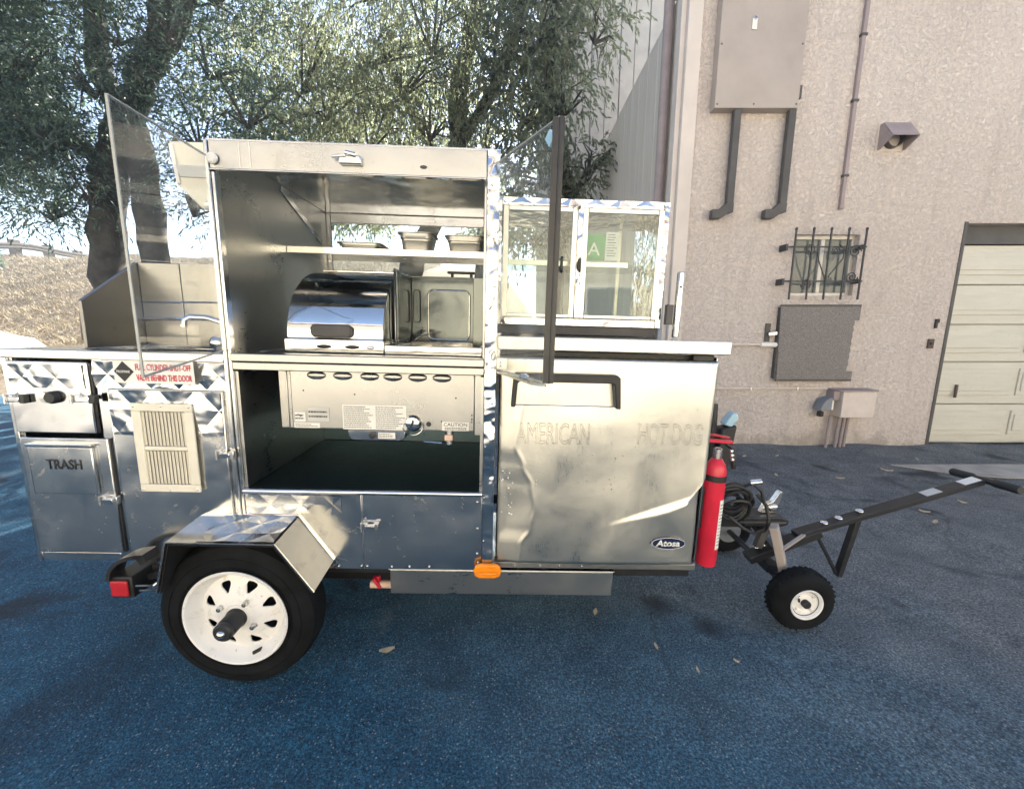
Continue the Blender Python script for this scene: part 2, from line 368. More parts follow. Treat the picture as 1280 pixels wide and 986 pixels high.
def quilt(name, mat, parent, x0, x1, z0, z1, y, cx, cz, amp, clip=None, thick=.004):
    """sheet of stamped diamonds facing -y"""
    b = bmesh.new()
    i0, i1 = int((x0) / cx) - 2, int((x1) / cx) + 2; j0, j1 = int(z0 / cz) - 2, int(z1 / cz) + 2
    for i in range(2 * i0, 2 * i1):
        for j in range(2 * j0, 2 * j1):
            if (i + j) % 2: continue
            X, Z = i * cx / 2, j * cz / 2
            if X < x0 - cx or X > x1 + cx or Z < z0 - cz or Z > z1 + cz: continue
            jx, jz = rng.uniform(-.12, .12) * cx, rng.uniform(-.12, .12) * cz
            ce = b.verts.new((X + jx, y - amp * rng.uniform(.7, 1.2), Z + jz))
            q = [b.verts.new(p) for p in ((X + cx / 2, y, Z), (X, y, Z + cz / 2), (X - cx / 2, y, Z), (X, y, Z - cz / 2))]
            for k in range(4): b.faces.new((ce, q[(k + 1) % 4], q[k]))
    bmesh.ops.remove_doubles(b, verts=b.verts, dist=1e-5)
    planes = [((x0, 0, 0), (-1, 0, 0)), ((x1, 0, 0), (1, 0, 0)), ((0, 0, z0), (0, 0, -1)), ((0, 0, z1), (0, 0, 1))] + (clip or [])
    for co, no in planes:
        bmesh.ops.bisect_plane(b, geom=b.verts[:] + b.edges[:] + b.faces[:], plane_co=co, plane_no=no, clear_outer=True)
    off = OFF.get(parent.name, (0, 0, 0))
    bmesh.ops.translate(b, verts=b.verts, vec=(-off[0], -off[1], -off[2]))
    bmesh.ops.recalc_face_normals(b, faces=b.faces)
    me = bpy.data.meshes.new(name); b.to_mesh(me); b.free(); me.materials.append(M[mat])
    o = bpy.data.objects.new(name, me); COL.objects.link(o); o.parent = parent; OFF[o.name] = off
    return o

# ------------------------------------------------------------------ ground, road and hillside
def ground_obj():
    xs = np.concatenate([np.linspace(-48, -8, 12), np.linspace(-6, 8, 57), np.linspace(12, 40, 8)])
    ys = np.concatenate([np.linspace(-20, -4, 8), np.linspace(-2, 6.5, 35), np.linspace(9, 46, 12)])
    vs = []
    for y in ys:
        for x in xs:
            h = .006 * math.sin(x * 1.7 + y) * math.sin(y * 1.3 - .4 * x)
            if abs(x) > 8 or y < -2 or y > 6.5: h = 0
            vs.append((x, y, h - .004))
    nx = len(xs)
    fs = [(j * nx + i, j * nx + i + 1, (j + 1) * nx + i + 1, (j + 1) * nx + i) for j in range(len(ys) - 1) for i in range(nx - 1)]
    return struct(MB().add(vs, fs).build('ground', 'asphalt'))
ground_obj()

def hill_z(x, y):
    t = max(0., min(1., (y - 6.8) / 17.0))
    s = t * t * (3 - 2 * t) * .55 + t * .45
    top = 5.0 - max(0, x + 6) * .16
    side = max(0., min(1., (2.5 - x) / 3.0))
    bumpy = .10 * math.sin(x * .9 + y * .35) + .06 * math.sin(x * 2.3 - y * 1.1)
    return max(-.02, s * top * side + bumpy * min(1, t * 4) * side - .02)
xs = np.linspace(-47.5, 3, 92); ys = np.concatenate([np.linspace(6.2, 27, 53), np.linspace(29, 45, 6)])
vs = [(x, y, hill_z(x, min(y, 27))) for y in ys for x in xs]
nx = len(xs)
struct(MB().add(vs, [(j * nx + i, j * nx + i + 1, (j + 1) * nx + i + 1, (j + 1) * nx + i) for j in range(len(ys) - 1) for i in range(nx - 1)]).build('hillside', 'hill'))
# straw tufts on the slope
def blades(n):
    V = np.empty((n * 3, 3)); 
    x = nrg.uniform(-30, -4, n); y = nrg.uniform(8, 26, n)
    z = np.array([hill_z(a, b) for a, b in zip(x, y)])
    ang = nrg.uniform(0, 2 * np.pi, n); h = nrg.uniform(.04, .17, n); w = nrg.uniform(.008, .022, n)
    lx, ly = nrg.normal(0, .12, n), nrg.normal(0, .12, n)
    V[0::3] = np.stack([x - np.cos(ang) * w, y - np.sin(ang) * w, z - .02], 1)
    V[1::3] = np.stack([x + np.cos(ang) * w, y + np.sin(ang) * w, z - .02], 1)
    V[2::3] = np.stack([x + lx, y + ly, z + h], 1)
    me = bpy.data.meshes.new('dry_grass'); me.vertices.add(n * 3); me.vertices.foreach_set('co', V.ravel())
    me.loops.add(n * 3); me.loops.foreach_set('vertex_index', np.arange(n * 3, dtype=np.int32))
    me.polygons.add(n); me.polygons.foreach_set('loop_start', np.arange(0, n * 3, 3, dtype=np.int32))
    me.update(calc_edges=True); me.materials.append(M['blade'])
    o = bpy.data.objects.new('dry_grass', me); COL.objects.link(o); o['kind'] = 'stuff'
blades(110000)

# concrete strip by the garage and raised asphalt lip along the wall
struct(MB().prism([(3.30, 3.33), (7.5, 3.36), (7.5, 3.02), (3.95, 3.02), (3.62, 3.12)], 'z', .001, .010).build('concrete_strip', 'concrete'))
def lip():
    m = MB(); n = 40
    top = []; 
    vs = []; fs = []
    for i in range(n + 1):
        x = 1.3 + 5.7 * i / n
        d = .16 + .05 * math.sin(i * 1.3) + .03 * math.sin(i * 2.9)
        z = .022 + .012 * math.sin(i * .9 + 1)
        vs += [(x, 3.86, -.03), (x, 3.86, z + .012), (x, 3.86 - d * .4, z), (x, 3.86 - d - .15, -.012)]
    for i in range(n):
        for k in range(3): fs.append((i * 4 + k, i * 4 + k + 1, i * 4 + k + 5, i * 4 + k + 4))
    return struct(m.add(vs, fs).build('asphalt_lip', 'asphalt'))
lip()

# ------------------------------------------------------------------ stucco building with garage
WY = 3.85; TOPZ = 4.10
bld = thing('stucco_building', 'pinkish beige stucco building with a cream garage door at the right', 'building', (1.5, WY, 0))
w = MB()
w.box(1.60, 2.585, WY, WY + .3, -.3, TOPZ)                    # left of the window
w.box(2.585, 3.185, WY, WY + .3, 2.02, TOPZ); w.box(2.585, 3.185, WY, WY + .3, -.3, 1.475)
w.box(3.185, 4.15, WY, WY + .3, -.3, TOPZ)
w.box(4.15, 6.75, WY, WY + .3, 2.118, TOPZ)
w.box(6.75, 12, WY, WY + .3, -.3, TOPZ)
w.box(1.60, 12, WY + .31, WY + 9, TOPZ - .2, TOPZ - .01)
wl = w.build('wall', 'stucco', bld)
box('side_wall', 'siding', bld, 1.50, 1.585, WY + .135, 13, -.3, TOPZ - .005)
for k in range(7):
    box('siding_board', 'siding', bld, 1.482, 1.50, WY + .14 + k * .30, WY + .436 + k * .30, -.1, TOPZ - .02, bevel=.006)
box('corner_trim', 'trim', bld, 1.475, 1.5985, WY - .025, WY + .13, -.05, TOPZ + .02, bevel=.004)
box('corner_trim', 'trim', bld, 1.432, 1.4745, WY + .02, WY + .128, -.05, TOPZ, bevel=.004)
box('parapet_cap', 'trim', bld, 1.45, 12, WY - .06, WY + .34, TOPZ + .001, TOPZ + .12, bevel=.01)
MB().tube([(1.42, WY + .30, 0), (1.42, WY + .30, 1.45), (1.42, WY + .30, TOPZ)], .045, 12).build('downpipe', 'mauve', bld)
box('header_board', 'duct', bld, 4.152, 6.748, WY + .10, WY + .16, 1.955, 2.117)
gd = MB().box(4.152, 6.748, WY + .175, WY + .20, .0, 2.10).build('garage_door', 'garage', bld)
zs = [1.952, 1.572, 1.200, .830, .425, .012]
zs = [1.952, 1.585, 1.21, .845, .42, .012]
for i in range(5):
    z1, z0 = zs[i] - .006, zs[i + 1] + .006
    p = MB().box(4.16, 6.74, WY + .125, WY + .172, z0, z1)
    for xa in (4.22, 5.06, 5.90):
        p.box(xa, xa + .78, WY + .112, WY + .1245, z0 + .085, z1 - .06)
        p.box(xa + .03, xa + .75, WY + .104, WY + .1115, z0 + .13, z1 - .10)
    p.build('door_panel', 'garage', gd, .004)
MB().bar((4.43, WY + .09, .49), (4.43, WY + .09, .62), .02, .014, (0, 1, 0)).build('handle', 'wood', gd)
box('doorframe', 'duct', bld, 4.118, 4.149, WY - .006, WY + .12, .0, 2.13)
# window
fr = MB()
fr.box(2.575, 3.195, WY + .05, WY + .10, 1.985, 2.03); fr.box(2.575, 3.195, WY + .05, WY + .10, 1.468, 1.505)
fr.box(2.575, 2.615, WY + .05, WY + .10, 1.505, 1.985); fr.box(3.155, 3.195, WY + .05, WY + .10, 1.505, 1.985)
fr.box(2.868, 2.905, WY + .045, WY + .105, 1.505, 1.985)
win = fr.build('window', 'winframe', bld, .003)
for x0, x1 in ((2.615, 2.868), (2.905, 3.155)): box('pane', 'winglass', win, x0 - .004, x1 + .004, WY + .07, WY + .078, 1.50, 1.99)
# conduits
MB().tube([(1.75, WY - .02, .60), (3.05, WY - .02, .60)], .011, 8).build('conduit', 'boxpaint', bld)
MB().tube([(1.75, WY - .02, 1.022), (2.47, WY - .02, 1.022)], .011, 8).build('conduit', 'boxpaint', bld)
for x_ in (1.95, 2.3, 2.75): box('pipe_strap', 'silver', bld, x_, x_ + .02, WY - .035, WY - .001, .585, .617)
for z_ in (2.5, 3.1, 3.6): box('pipe_strap', 'duct', bld, 2.935, 2.985, WY - .034, WY - .001, z_, z_ + .02)
box('vertical_conduit', 'mauve', bld, 2.945, 2.975, WY - .03, WY - .001, 2.23, TOPZ - .02)
box('vertical_conduit', 'stucco', bld, 2.976, 3.0, WY - .02, WY - .001, 2.25, TOPZ - .02)
MB().prism([(2.16 + .09 * math.cos(t * math.pi / 4 + .3) * (1 + .2 * math.sin(t * 2.2)), .285 + .05 * math.sin(t * math.pi / 4 + .3)) for t in range(8)], 'y', WY - .004, WY + .01).build('stucco_patch', 'leafdry', bld)

# security grille
g = thing('window_grille', 'black wrought iron security grille with scrolls over the small window', 'grille', (2.86, WY - .1, 1.4))
GY = WY - .075
for k in range(5):
    x = 2.545 + k * .158
    MB().cyl((x, GY, 1.435), (x, GY, 2.045), .0085, n=8).ball((x, GY, 2.05), (.012, .012, .018), 8, 5).build('bar', 'iron', g)
for z in (1.60, 1.90):
    MB().bar((2.46, GY + .012, z), (3.205, GY + .012, z), .008, .014).box(2.455, 2.475, GY - .02, WY + .01, z - .035, z + .02).box(3.16, 3.18, GY, WY + .01, z - .02, z + .02).build('rail', 'iron', g)
def scroll(cx, cz, r, a0, a1, turns=1):
    pts = []
    for i in range(34):
        t = i / 25; a = a0 + (a1 - a0) * t
        pts.append((cx + r * (1 - .62 * t) * math.cos(a), GY + .004, cz + r * (1 - .62 * t) * math.sin(a)))
    return pts
for cx, cz, r, a0, a1 in ((2.69, 1.575, .05, math.pi, 4.5 * math.pi), (2.69, 1.87, .05, math.pi, -2.2 * math.pi), (3.10, 1.86, .055, 0, 3 * math.pi), (3.10, 1.635, .055, 0, -3 * math.pi), (2.92, 1.865, .04, 0, 2.6 * math.pi)):
    MB().tube(scroll(cx, cz, r, a0, a1), .005, 6).build('scroll', 'iron', g)
MB().tube([(2.70, GY + .004, 1.84), (2.76, GY + .004, 1.86), (2.78, GY + .004, 1.78), (2.86, GY + .004, 1.61), (2.94, GY + .004, 1.72), (3.0, GY + .004, 1.80), (3.0, GY + .004, 1.88), (2.95, GY + .004, 1.92)], .0055, 6).build('heart_scroll', 'iron', g)

# perforated mesh screen
ms = thing('mesh_screen', 'dark expanded metal screen bolted to the stucco below the barred window', 'screen', (2.9, WY, .68))
a = N('expanded metal'); wv = a.n('ShaderNodeTexVoronoi'); wv.inputs['Scale'].default_value = 1; a.l(a.obj((95, 95, 150)), wv.inputs['Vector'])
a.set(Base_Color=a.ramp(wv.outputs['Distance'], [(.2, (.10, .092, .088)), (.6, (.22, .20, .19))]), Roughness=.6, Normal=a.bump(wv.outputs['Distance'], .5, .004)); M['mesh'] = a.m
ed = [(2.53, .695), (2.50, 1.372), (3.245, 1.372), (3.245, 1.25), (3.20, 1.245)]
for k in range(14): ed.append((3.205 - (.008 if k % 2 else 0) - .0006 * k, 1.225 - k * .032))
ed += [(3.185, .775), (3.245, .77), (3.245, .695)]
MB().prism(ed, 'y', WY - .052, WY - .044).build('mesh_sheet', 'mesh', ms)
f = MB(); f.box(2.495, 3.245, WY - .055, WY - .0425, 1.373, 1.392); f.box(2.52, 3.245, WY - .055, WY - .0425, .677, .694); f.build('frame', 'duct', ms, .002)
MB().box(2.506, 2.526, WY - .0435, WY, .70, 1.37).build('side_flange', 'duct', ms)
MB().box(3.17, 3.19, WY - .0435, WY, .70, 1.37).build('side_flange', 'duct', ms)
br = thing('wall_bracket', 'small rusty latch plate on the stucco left of the mesh screen', 'bracket', (2.43, WY, 1.05))
box('plate', 'duct', br, 2.40, 2.45, WY - .012, WY - .001, 1.05, 1.22); MB().bar((2.42, WY - .03, 1.12), (2.50, WY - .03, 1.13), .02, .03).build('latch', 'silver', br, .003)
MB().tube([(2.36, WY - .024, 1.02), (2.50, WY - .024, 1.02)], .022, 10).ball((2.50, WY - .024, 1.02), .024, 10, 6).build('pipe_cap', 'white', br)

# utility box
ub = thing('utility_box', 'pale painted electrical box with three conduits low on the stucco', 'electrical box', (3.25, WY, 0))
box('housing', 'boxpaint', ub, 3.13, 3.445, WY - .13, WY - .001, .335, .585, bevel=.004)
box('lid', 'mauve', ub, 3.08, 3.45, WY - .14, WY - .001, .588, .602, bevel=.003)
box('junction', 'mauve', ub, 3.065, 3.127, WY - .10, WY - .001, .50, .587, bevel=.003)
for x in (3.10, 3.19, 3.235, 3.275): MB().tube([(x, WY - .05, .34), (x - .01, WY - .05, .15), (x - .01, WY - .05, -.02)], .014, 10).build('conduit', 'mauve', ub)
fl = thing('flood_light', 'slate grey rounded wall lamp left of the electrical box', 'wall lamp', (3.0, WY, .3))
MB().prism([(2.935, .40), (2.955, .46), (2.985, .505), (3.02, .525), (3.045, .525), (3.045, .40)], 'y', WY - .12, WY - .02).build('hood', 'greymetal', fl, .006)
box('side_plate', 'white', fl, 3.047, 3.075, WY - .10, WY - .02, .405, .495)
box('sensor', 'blackplastic', fl, 2.965, 3.0, WY - .09, WY - .04, .335, .385, bevel=.005); MB().cyl((2.99, WY - .06, .38), (2.99, WY - .06, .405), .012, n=8).build('stem', 'blackplastic', fl)
MB().cyl((3.04, WY - .06, .41), (3.04, WY, .41), .02, n=10).build('mount', 'blackplastic', fl)

# vent hood
vh = thing('vent_hood', 'small mauve grey metal vent hood high on the stucco wall', 'vent hood', (3.4, WY, 2.75))
MB().prism([(WY - .001, 2.93), (WY - .045, 2.93), (WY - .15, 2.79), (WY - .146, 2.786), (WY - .04, 2.918), (WY - .001, 2.918)], 'x', 3.22, 3.45).build('cowl', 'mauve', vh, .002)
for x0 in (3.2195, 3.4435): MB().prism([(WY - .001, 2.917), (WY - .04, 2.917), (WY - .145, 2.785), (WY - .03, 2.72), (WY - .001, 2.72)], 'x', x0, x0 + .008).build('cheek', 'mauve', vh)
MB().lathe((3.335, WY - .005, 2.81), (0, -1, 0), [(.078, 0), (.078, .05), (.072, .05), (.072, .0)], 24).build('duct_ring', 'duct', vh)
box('back_plate', 'boxpaint', vh, 3.205, 3.465, WY - .006, WY - .0005, 2.715, 2.945)

# grey cabinet with two drain legs
cb = thing('wall_cabinet', 'large grey sheet metal cabinet high on the stucco with two black legs', 'cabinet', (2.1, WY, 2.2))
box('door', 'cabinet', cb, 1.72, 2.43, WY - .09, WY - .001, 3.02, 4.02, bevel=.004)
box('hinge', 'duct', cb, 2.432, 2.455, WY - .08, WY - .04, 3.10, 3.20)
box('lock_plate', 'label', cb, 1.975, 2.015, WY - .098, WY - .091, 3.60, 3.68); MB().lathe((1.995, WY - .098, 3.685), (0, -1, 0), [(.016, 0), (.016, .006), (.009, .006), (.009, 0)], 12).build('hasp', 'silver', cb)
for x_, z_ in ((1.74, 3.05), (2.41, 3.05), (1.74, 3.5), (2.41, 3.5), (2.05, 3.05)): MB().ball((x_, WY - .09, z_), (.008, .004, .008), 8, 6).build('rivet', 'duct', cb)
for x in (1.93, 2.40):
    lg = MB().box(x - .03, x + .03, WY - .08, WY - .03, 2.265, 3.018).build('leg', 'duct', cb, .004)
    MB().prism([(x + .03, 2.268), (x - .03, 2.268), (x - .09, 2.215), (x - .155, 2.215), (x - .155, 2.14), (x - .075, 2.14), (x - .01, 2.185), (x + .03, 2.19)], 'y', WY - .085, WY - .025).build('elbow', 'duct', lg, .003)
    MB().cyl((x, WY - .05, 2.5), (x, WY, 2.5), .012, n=8).build('stay', 'duct', lg)

sw = thing('wall_switch', 'small brown switch plate on the stucco between screen and garage', 'switch', (3.98, WY, .9))
box('plate', 'wood', sw, 3.965, 4.02, WY - .014, WY - .001, .985, 1.075); MB().cyl((3.992, WY - .014, 1.03), (3.992, WY - .026, 1.03), .013, n=10).build('button', 'blackplastic', sw)
tag(MB().box(4.0, 4.022, WY - .018, WY - .001, 1.175, 1.26).box(4.008, 4.03, WY - .022, WY - .001, 1.225, 1.262).build('wall_hook', 'blackplastic', None, .003), 'small black hook on the stucco just above the switch plate', 'hook')

# ------------------------------------------------------------------ pale building behind the trees
pb = thing('pale_building', 'tall pale vertically boarded building far behind the glass display case', 'building', (1.8, 9, 0))
MB().box(.75, 3.26, 9.0, 13, -.1, 7.9).build('wall', 'oldsiding', pb)
for k in range(9):
    x = .752 + k * .281
    box('siding_board', 'oldsiding', pb, x, x + .265, 8.965 - .012 * (k % 2), 8.999, .0, 7.85, bevel=.006)
box('roof_edge', 'trim', pb, 0.62, 3.38, 8.85, 13.1, 7.905, 8.1, bevel=.01)

# ------------------------------------------------------------------ building across the lot (seen in the steel)
ob = thing('far_side_building', 'sunlit pale building across the lot behind the camera', 'building', (0, -11, 0))
MB().box(-26, 26, -16, -11, -.1, 5.0).build('wall', 'warmwall', ob); MB().box(-26, 26, -16, -11.05, 5.001, 7.4).build('upper_wall', 'brownroof', ob)
box('roof', 'mauve', ob, -26.4, 26.4, -16, -10.6, 7.405, 7.7, bevel=.02)
for x in (-15, -9, -2.5, 4, 10, 17): 
    wd = MB().box(x - .9, x + .9, -11.0, -10.95, 1.1, 2.6).build('window', 'winframe', ob); box('pane', 'darkglass', wd, x - .82, x + .82, -10.95, -10.94, 1.18, 2.52)
struct(MB().box(-39, 39, -10.9, -1.95, -.1, .012).build('pavement', 'concrete'))

# ------------------------------------------------------------------ guardrail, stake, car
gr = thing('guardrail', 'wood and steel guardrail along the top of the dry hillside', 'guardrail', (-27, 24, 4.8))
for k in range(9):
    y = 18 + k * 1.6; x = -27.1 + .02 * k
    z = hill_z(x, y)
    box('post', 'railpaint', gr, x - .17, x + .17, y - .17, y + .17, z - .4, z + .86, bevel=.01)
for dz in (.46, .62):
    m = MB()
    pts = [(-26.92 + .02 * (i / 2), 17 + i * .8, hill_z(-27, 17 + i * .8) + dz) for i in range(19)]
    m.tube(pts, .10, 6).build('rail', 'railpaint', gr)
tag(MB().tube([(-10.62, 10.0, .85), (-10.60, 10, 1.2), (-10.57, 10, 1.54)], .03, 7).build('wooden_stake', 'wood'), 'thin brown stake stuck in the foot of the dry hillside', 'stake')

CX_ = -.45
car = thing('parked_car', 'white parked car partly cut off by the left edge of the photo', 'car', (-12.9, 9.0, 0))
def carshape():
    pr = [(-14.9, .30), (-14.95, .75), (-14.6, .98), (-14.0, 1.40), (-13.3, 1.47), (-12.6, 1.42), (-11.75, 1.02), (-11.1, .90), (-10.85, .72), (-10.82, .30)]
    return MB().prism(pr, 'y', 8.2, 9.8)
carshape().build('body', 'carpaint', car, .06, seg=3)
MB().prism([(-13.9, 1.02), (-13.55, 1.34), (-12.75, 1.34), (-12.0, 1.02)], 'y', 8.19, 8.205).build('side_window', 'darkglass', car)
MB().prism([(-12.58, 1.425), (-11.80, 1.055), (-11.78, 1.075), (-12.56, 1.445)], 'y', 8.32, 9.68).build('windscreen', 'darkglass', car)
for x in (-14.2, -11.7):
    for y in (8.25, 9.75):
        wh = MB().lathe((x, y, .31), (0, 1, 0), [(.18, -.09), (.29, -.09), (.31, -.05), (.31, .05), (.29, .09), (.18, .09)], 24).build('wheel', 'rubber', car)
        MB().lathe((x, y, .31), (0, 1, 0), [(.02, -.07), (.18, -.085), (.18, .085), (.02, .07)], 20).build('rim', 'silver', wh)
MB().ball((-10.95, 8.45, .70), (.08, .12, .07)).build('headlight', 'label', car); MB().ball((-10.95, 9.55, .70), (.08, .12, .07)).build('headlight', 'label', car)

car.location.x += CX_

# ------------------------------------------------------------------ trees
def leaves(name, mat, parent, blobs, size=(.05, .095), width=.22, droop=.6, sprig=(7, 14), more=1.45):
    """leaves set along drooping sprigs inside a set of ellipsoids"""
    P = []; D = []
    for (cx, cy, cz, rx, ry, rz, n) in blobs:
        k = 0; n = int(n * more)
        while k < n:
            v = nrg.normal(size=3); v /= np.linalg.norm(v); v *= nrg.uniform(.15, 1) ** .45
            p = np.array((cx + v[0] * rx, cy + v[1] * ry, cz + v[2] * rz))
            m = int(nrg.integers(*sprig))
            d = np.array((v[0] * .6 + nrg.normal(0, .5), v[1] * .6 + nrg.normal(0, .5), nrg.normal(.1, .45))); d /= np.linalg.norm(d)
            for j in range(m):
                P.append(p.copy()); D.append(d + nrg.normal(0, .45, 3))
                p = p + d * .045; d = d + np.array((0, 0, -droop * .22)); d /= np.linalg.norm(d)
            k += m
    P = np.array(P); D = np.array(D); D[:, 2] -= droop * .8; D /= np.linalg.norm(D, axis=1)[:, None]
    n = len(P); L = nrg.uniform(*size, n)[:, None]; A = nrg.normal(size=(n, 3)); U = np.cross(D, A); U /= np.linalg.norm(U, axis=1)[:, None]
    V = np.empty((n * 4, 3)); V[0::4] = P; V[1::4] = P + D * L * .45 + U * L * width * .5; V[2::4] = P + D * L; V[3::4] = P + D * L * .45 - U * L * width * .5
    off = OFF.get(parent.name, (0, 0, 0)); V -= np.array(off)
    me = bpy.data.meshes.new(name); me.vertices.add(n * 4); me.vertices.foreach_set('co', V.ravel())
    me.loops.add(n * 4); me.loops.foreach_set('vertex_index', np.arange(n * 4, dtype=np.int32))
    me.polygons.add(n); me.polygons.foreach_set('loop_start', np.arange(0, n * 4, 4, dtype=np.int32))
    me.update(calc_edges=True); me.materials.append(M[mat])
    o = bpy.data.objects.new(name, me); COL.objects.link(o); o.parent = parent; OFF[o.name] = off
    return o
def limb(pts, r0, r1, wob=.05, n=10, sub=4):
    P = [Vector(p) for p in pts]; out = []
    for i in range(len(P) - 1):
        a = P[max(i - 1, 0)]; b = P[i]; c = P[i + 1]; d = P[min(i + 2, len(P) - 1)]
        for k in range(sub):
            t = k / sub
            q = .5 * ((2 * b) + (c - a) * t + (2 * a - 5 * b + 4 * c - d) * t * t + (3 * b - a - 3 * c + d) * t ** 3)
            out.append(q + Vector((rng.gauss(0, wob), rng.gauss(0, wob), 0)) * .4)
    out.append(P[-1]); m = len(out)
    rs = [(r0 + (r1 - r0) * (i / (m - 1))) * rng.uniform(.88, 1.12) for i in range(m)]
    return MB().tube(out, rs, n)
def twigs(parent, blobs, n, r=.012):
    m = MB()
    for (cx, cy, cz, rx, ry, rz, _) in blobs:
        for k in range(n):
            v = Vector((rng.gauss(0, 1), rng.gauss(0, 1), rng.gauss(0, .8))).normalized()
            e = Vector((cx + v.x * rx * .9, cy + v.y * ry * .9, cz + v.z * rz * .9)); c = Vector((cx, cy, cz - rz * .4)); mid = (c + e) / 2 + Vector((rng.gauss(0, .1), rng.gauss(0, .1), .12))
            m.tube([c, mid, e], [r * 1.8, r * 1.2, r * .4], 5, False)
    o = m.build('twigs', 'bark', parent); o['kind'] = 'stuff'; return o

t1 = thing('olive_tree', 'large dark olive tree with a forked trunk behind the sink', 'tree', (-5.6, 6, .3))
trunk = limb([(-5.75, 6, .0), (-5.80, 6, 1.2), (-5.79, 6, 1.9), (-5.74, 6, 2.7), (-5.52, 6, 3.45), (-5.26, 6.05, 4.05), (-4.95, 6.1, 4.62), (-4.72, 6.1, 5.1), (-4.45, 6.2, 6.2), (-4.1, 6.3, 7.6)], .25, .13, .06, 14).build('trunk', 'bark', t1)
limb([(-5.25, 6.1, .0), (-5.2, 6.1, 1.6), (-5.22, 6.1, 2.6), (-5.22, 6.1, 3.4), (-5.24, 6.05, 4.0)], .19, .17, .05, 14).build('trunk', 'bark', t1)
limb([(-5.28, 6, 4.0), (-5.50, 6, 4.5), (-5.47, 6, 5.0), (-5.5, 6, 5.8), (-5.9, 6, 7.2)], .16, .07, .02).build('limb', 'bark', t1)
limb([(-4.85, 6.1, 4.75), (-4.45, 6.0, 4.95), (-4.0, 5.9, 5.5), (-3.5, 5.9, 6.2)], .11, .05, .02).build('limb', 'bark', t1)
limb([(-5.55, 6, 3.4), (-6.3, 5.8, 3.9), (-7.2, 5.7, 4.4), (-8.0, 5.6, 4.8)], .12, .05, .03).build('limb', 'bark', t1)
b1 = [(-7.6, 5.9, 4.7, 1.2, .9, 1.2, 11000), (-6.6, 5.6, 4.0, .8, .7, .7, 7000), (-7.2, 5.8, 3.35, .9, .7, .45, 4500), (-6.4, 5.4, 4.8, .7, .5, .7, 4000), (-6.0, 5.5, 3.5, .55, .5, .55, 2400), (-6.3, 6.0, 5.6, 1.2, .9, .8, 3800), (-8.6, 6.2, 3.9, .9, .9, .9, 3000), (-6.3, 5.8, 2.75, .45, .4, .3, 900),
      (-4.5, 6.3, 3.9, .7, .6, .6, 1800), (-4.2, 6.2, 4.8, .7, .7, .6, 1900), (-4.65, 6.2, 2.95, .32, .4, .45, 700), (-5.0, 6.3, 6.2, 1.6, 1.2, .9, 4600), (-3.6, 6.0, 4.1, .55, .6, .6, 1500), (-4.0, 6.2, 5.7, .9, .8, .6, 2600), (-6.5, 6.2, 7.4, 2.2, 1.6, 1.0, 6500), (-4.2, 6.5, 7.6, 1.8, 1.5, .9, 5000), (-6.1, 5.4, 4.3, .7, .4, .8, 3200), (-5.75, 5.3, 5.2, .8, .4, .6, 2200), (-5.6, 5.4, 3.5, .35, .3, .4, 900), (-7.0, 5.5, 5.6, .9, .6, .7, 3500), (-8.3, 6.0, 5.6, 1.1, .9, 1.0, 4500), (-4.1, 6.1, 3.4, .5, .5, .4, 1200), (-3.4, 6.1, 3.4, .5, .5, .5, 1300), (-5.0, 5.8, 4.9, .5, .3, .4, 700), (-5.2, 5.55, 4.2, .5, .25, .5, 1500), (-5.0, 5.6, 5.5, .6, .3, .5, 1700), (-5.5, 5.6, 2.9, .35, .25, .35, 600), (-4.7, 5.8, 4.4, .4, .3, .4, 900)]
leaves('crown', 'olive', t1, b1, (.05, .095), .26, .35); twigs(t1, b1, 9)

t2 = thing('pepper_tree', 'tall grey green drooping tree rising behind the stainless cart hood', 'tree', (-1.9, 7.5, 0))
limb([(-2.0, 7.5, 0), (-1.92, 7.5, 1.6), (-1.80, 7.5, 2.2), (-1.34, 7.5, 3.1), (-.95, 7.5, 4.1), (-.88, 7.5, 5.2), (-.55, 7.5, 6.4), (-.25, 7.6, 8.2)], .24, .11, .03, 12).build('trunk', 'bark', t2)
limb([(-1.15, 7.5, 3.6), (-1.42, 7.4, 4.3), (-1.75, 7.3, 4.85), (-2.1, 7.2, 5.6)], .10, .04, .02).build('limb', 'bark', t2)
limb([(-.95, 7.5, 4.2), (-.35, 7.4, 5.0), (.1, 7.3, 5.9), (.3, 7.3, 7)], .11, .05, .02).build('limb', 'bark', t2)
limb([(-1.4, 7.5, 3.0), (-2.2, 7.4, 3.8), (-3.0, 7.2, 4.6)], .09, .04, .03).build('limb', 'bark', t2)
b2 = [(-3.3, 7.0, 5.2, 1.0, .9, 1.0, 5200), (-2.2, 6.8, 5.5, 1.1, .9, 1.1, 5600), (-3.4, 7.2, 3.9, .9, .8, .7, 3600), (-2.3, 7.0, 4.2, .9, .8, .7, 3400), (-1.2, 6.8, 5.6, 1.0, .9, 1.0, 4600), (-1.3, 6.9, 4.3, .6, .6, .6, 1400), (-.3, 6.9, 5.3, .8, .8, .9, 3400), (-.4, 7.0, 3.9, .6, .6, .7, 1700), (-2.6, 7.2, 3.1, .8, .7, .35, 1200),
      (-2.0, 7.0, 6.3, 2.2, 1.0, .5, 3200), (.3, 7.0, 6.2, 1.2, .8, .5, 2000), (-2.9, 6.9, 4.6, 1.2, .6, .6, 3200), (-1.7, 6.8, 4.9, 1.0, .6, .7, 2800), (-1.7, 7.0, 3.6, .7, .6, .4, 1300), (-3.2, 7.0, 3.3, .8, .6, .4, 1500)]
leaves('crown', 'pepper', t2, b2, (.05, .10), .24, 1.0, more=1.35); twigs(t2, b2, 8)

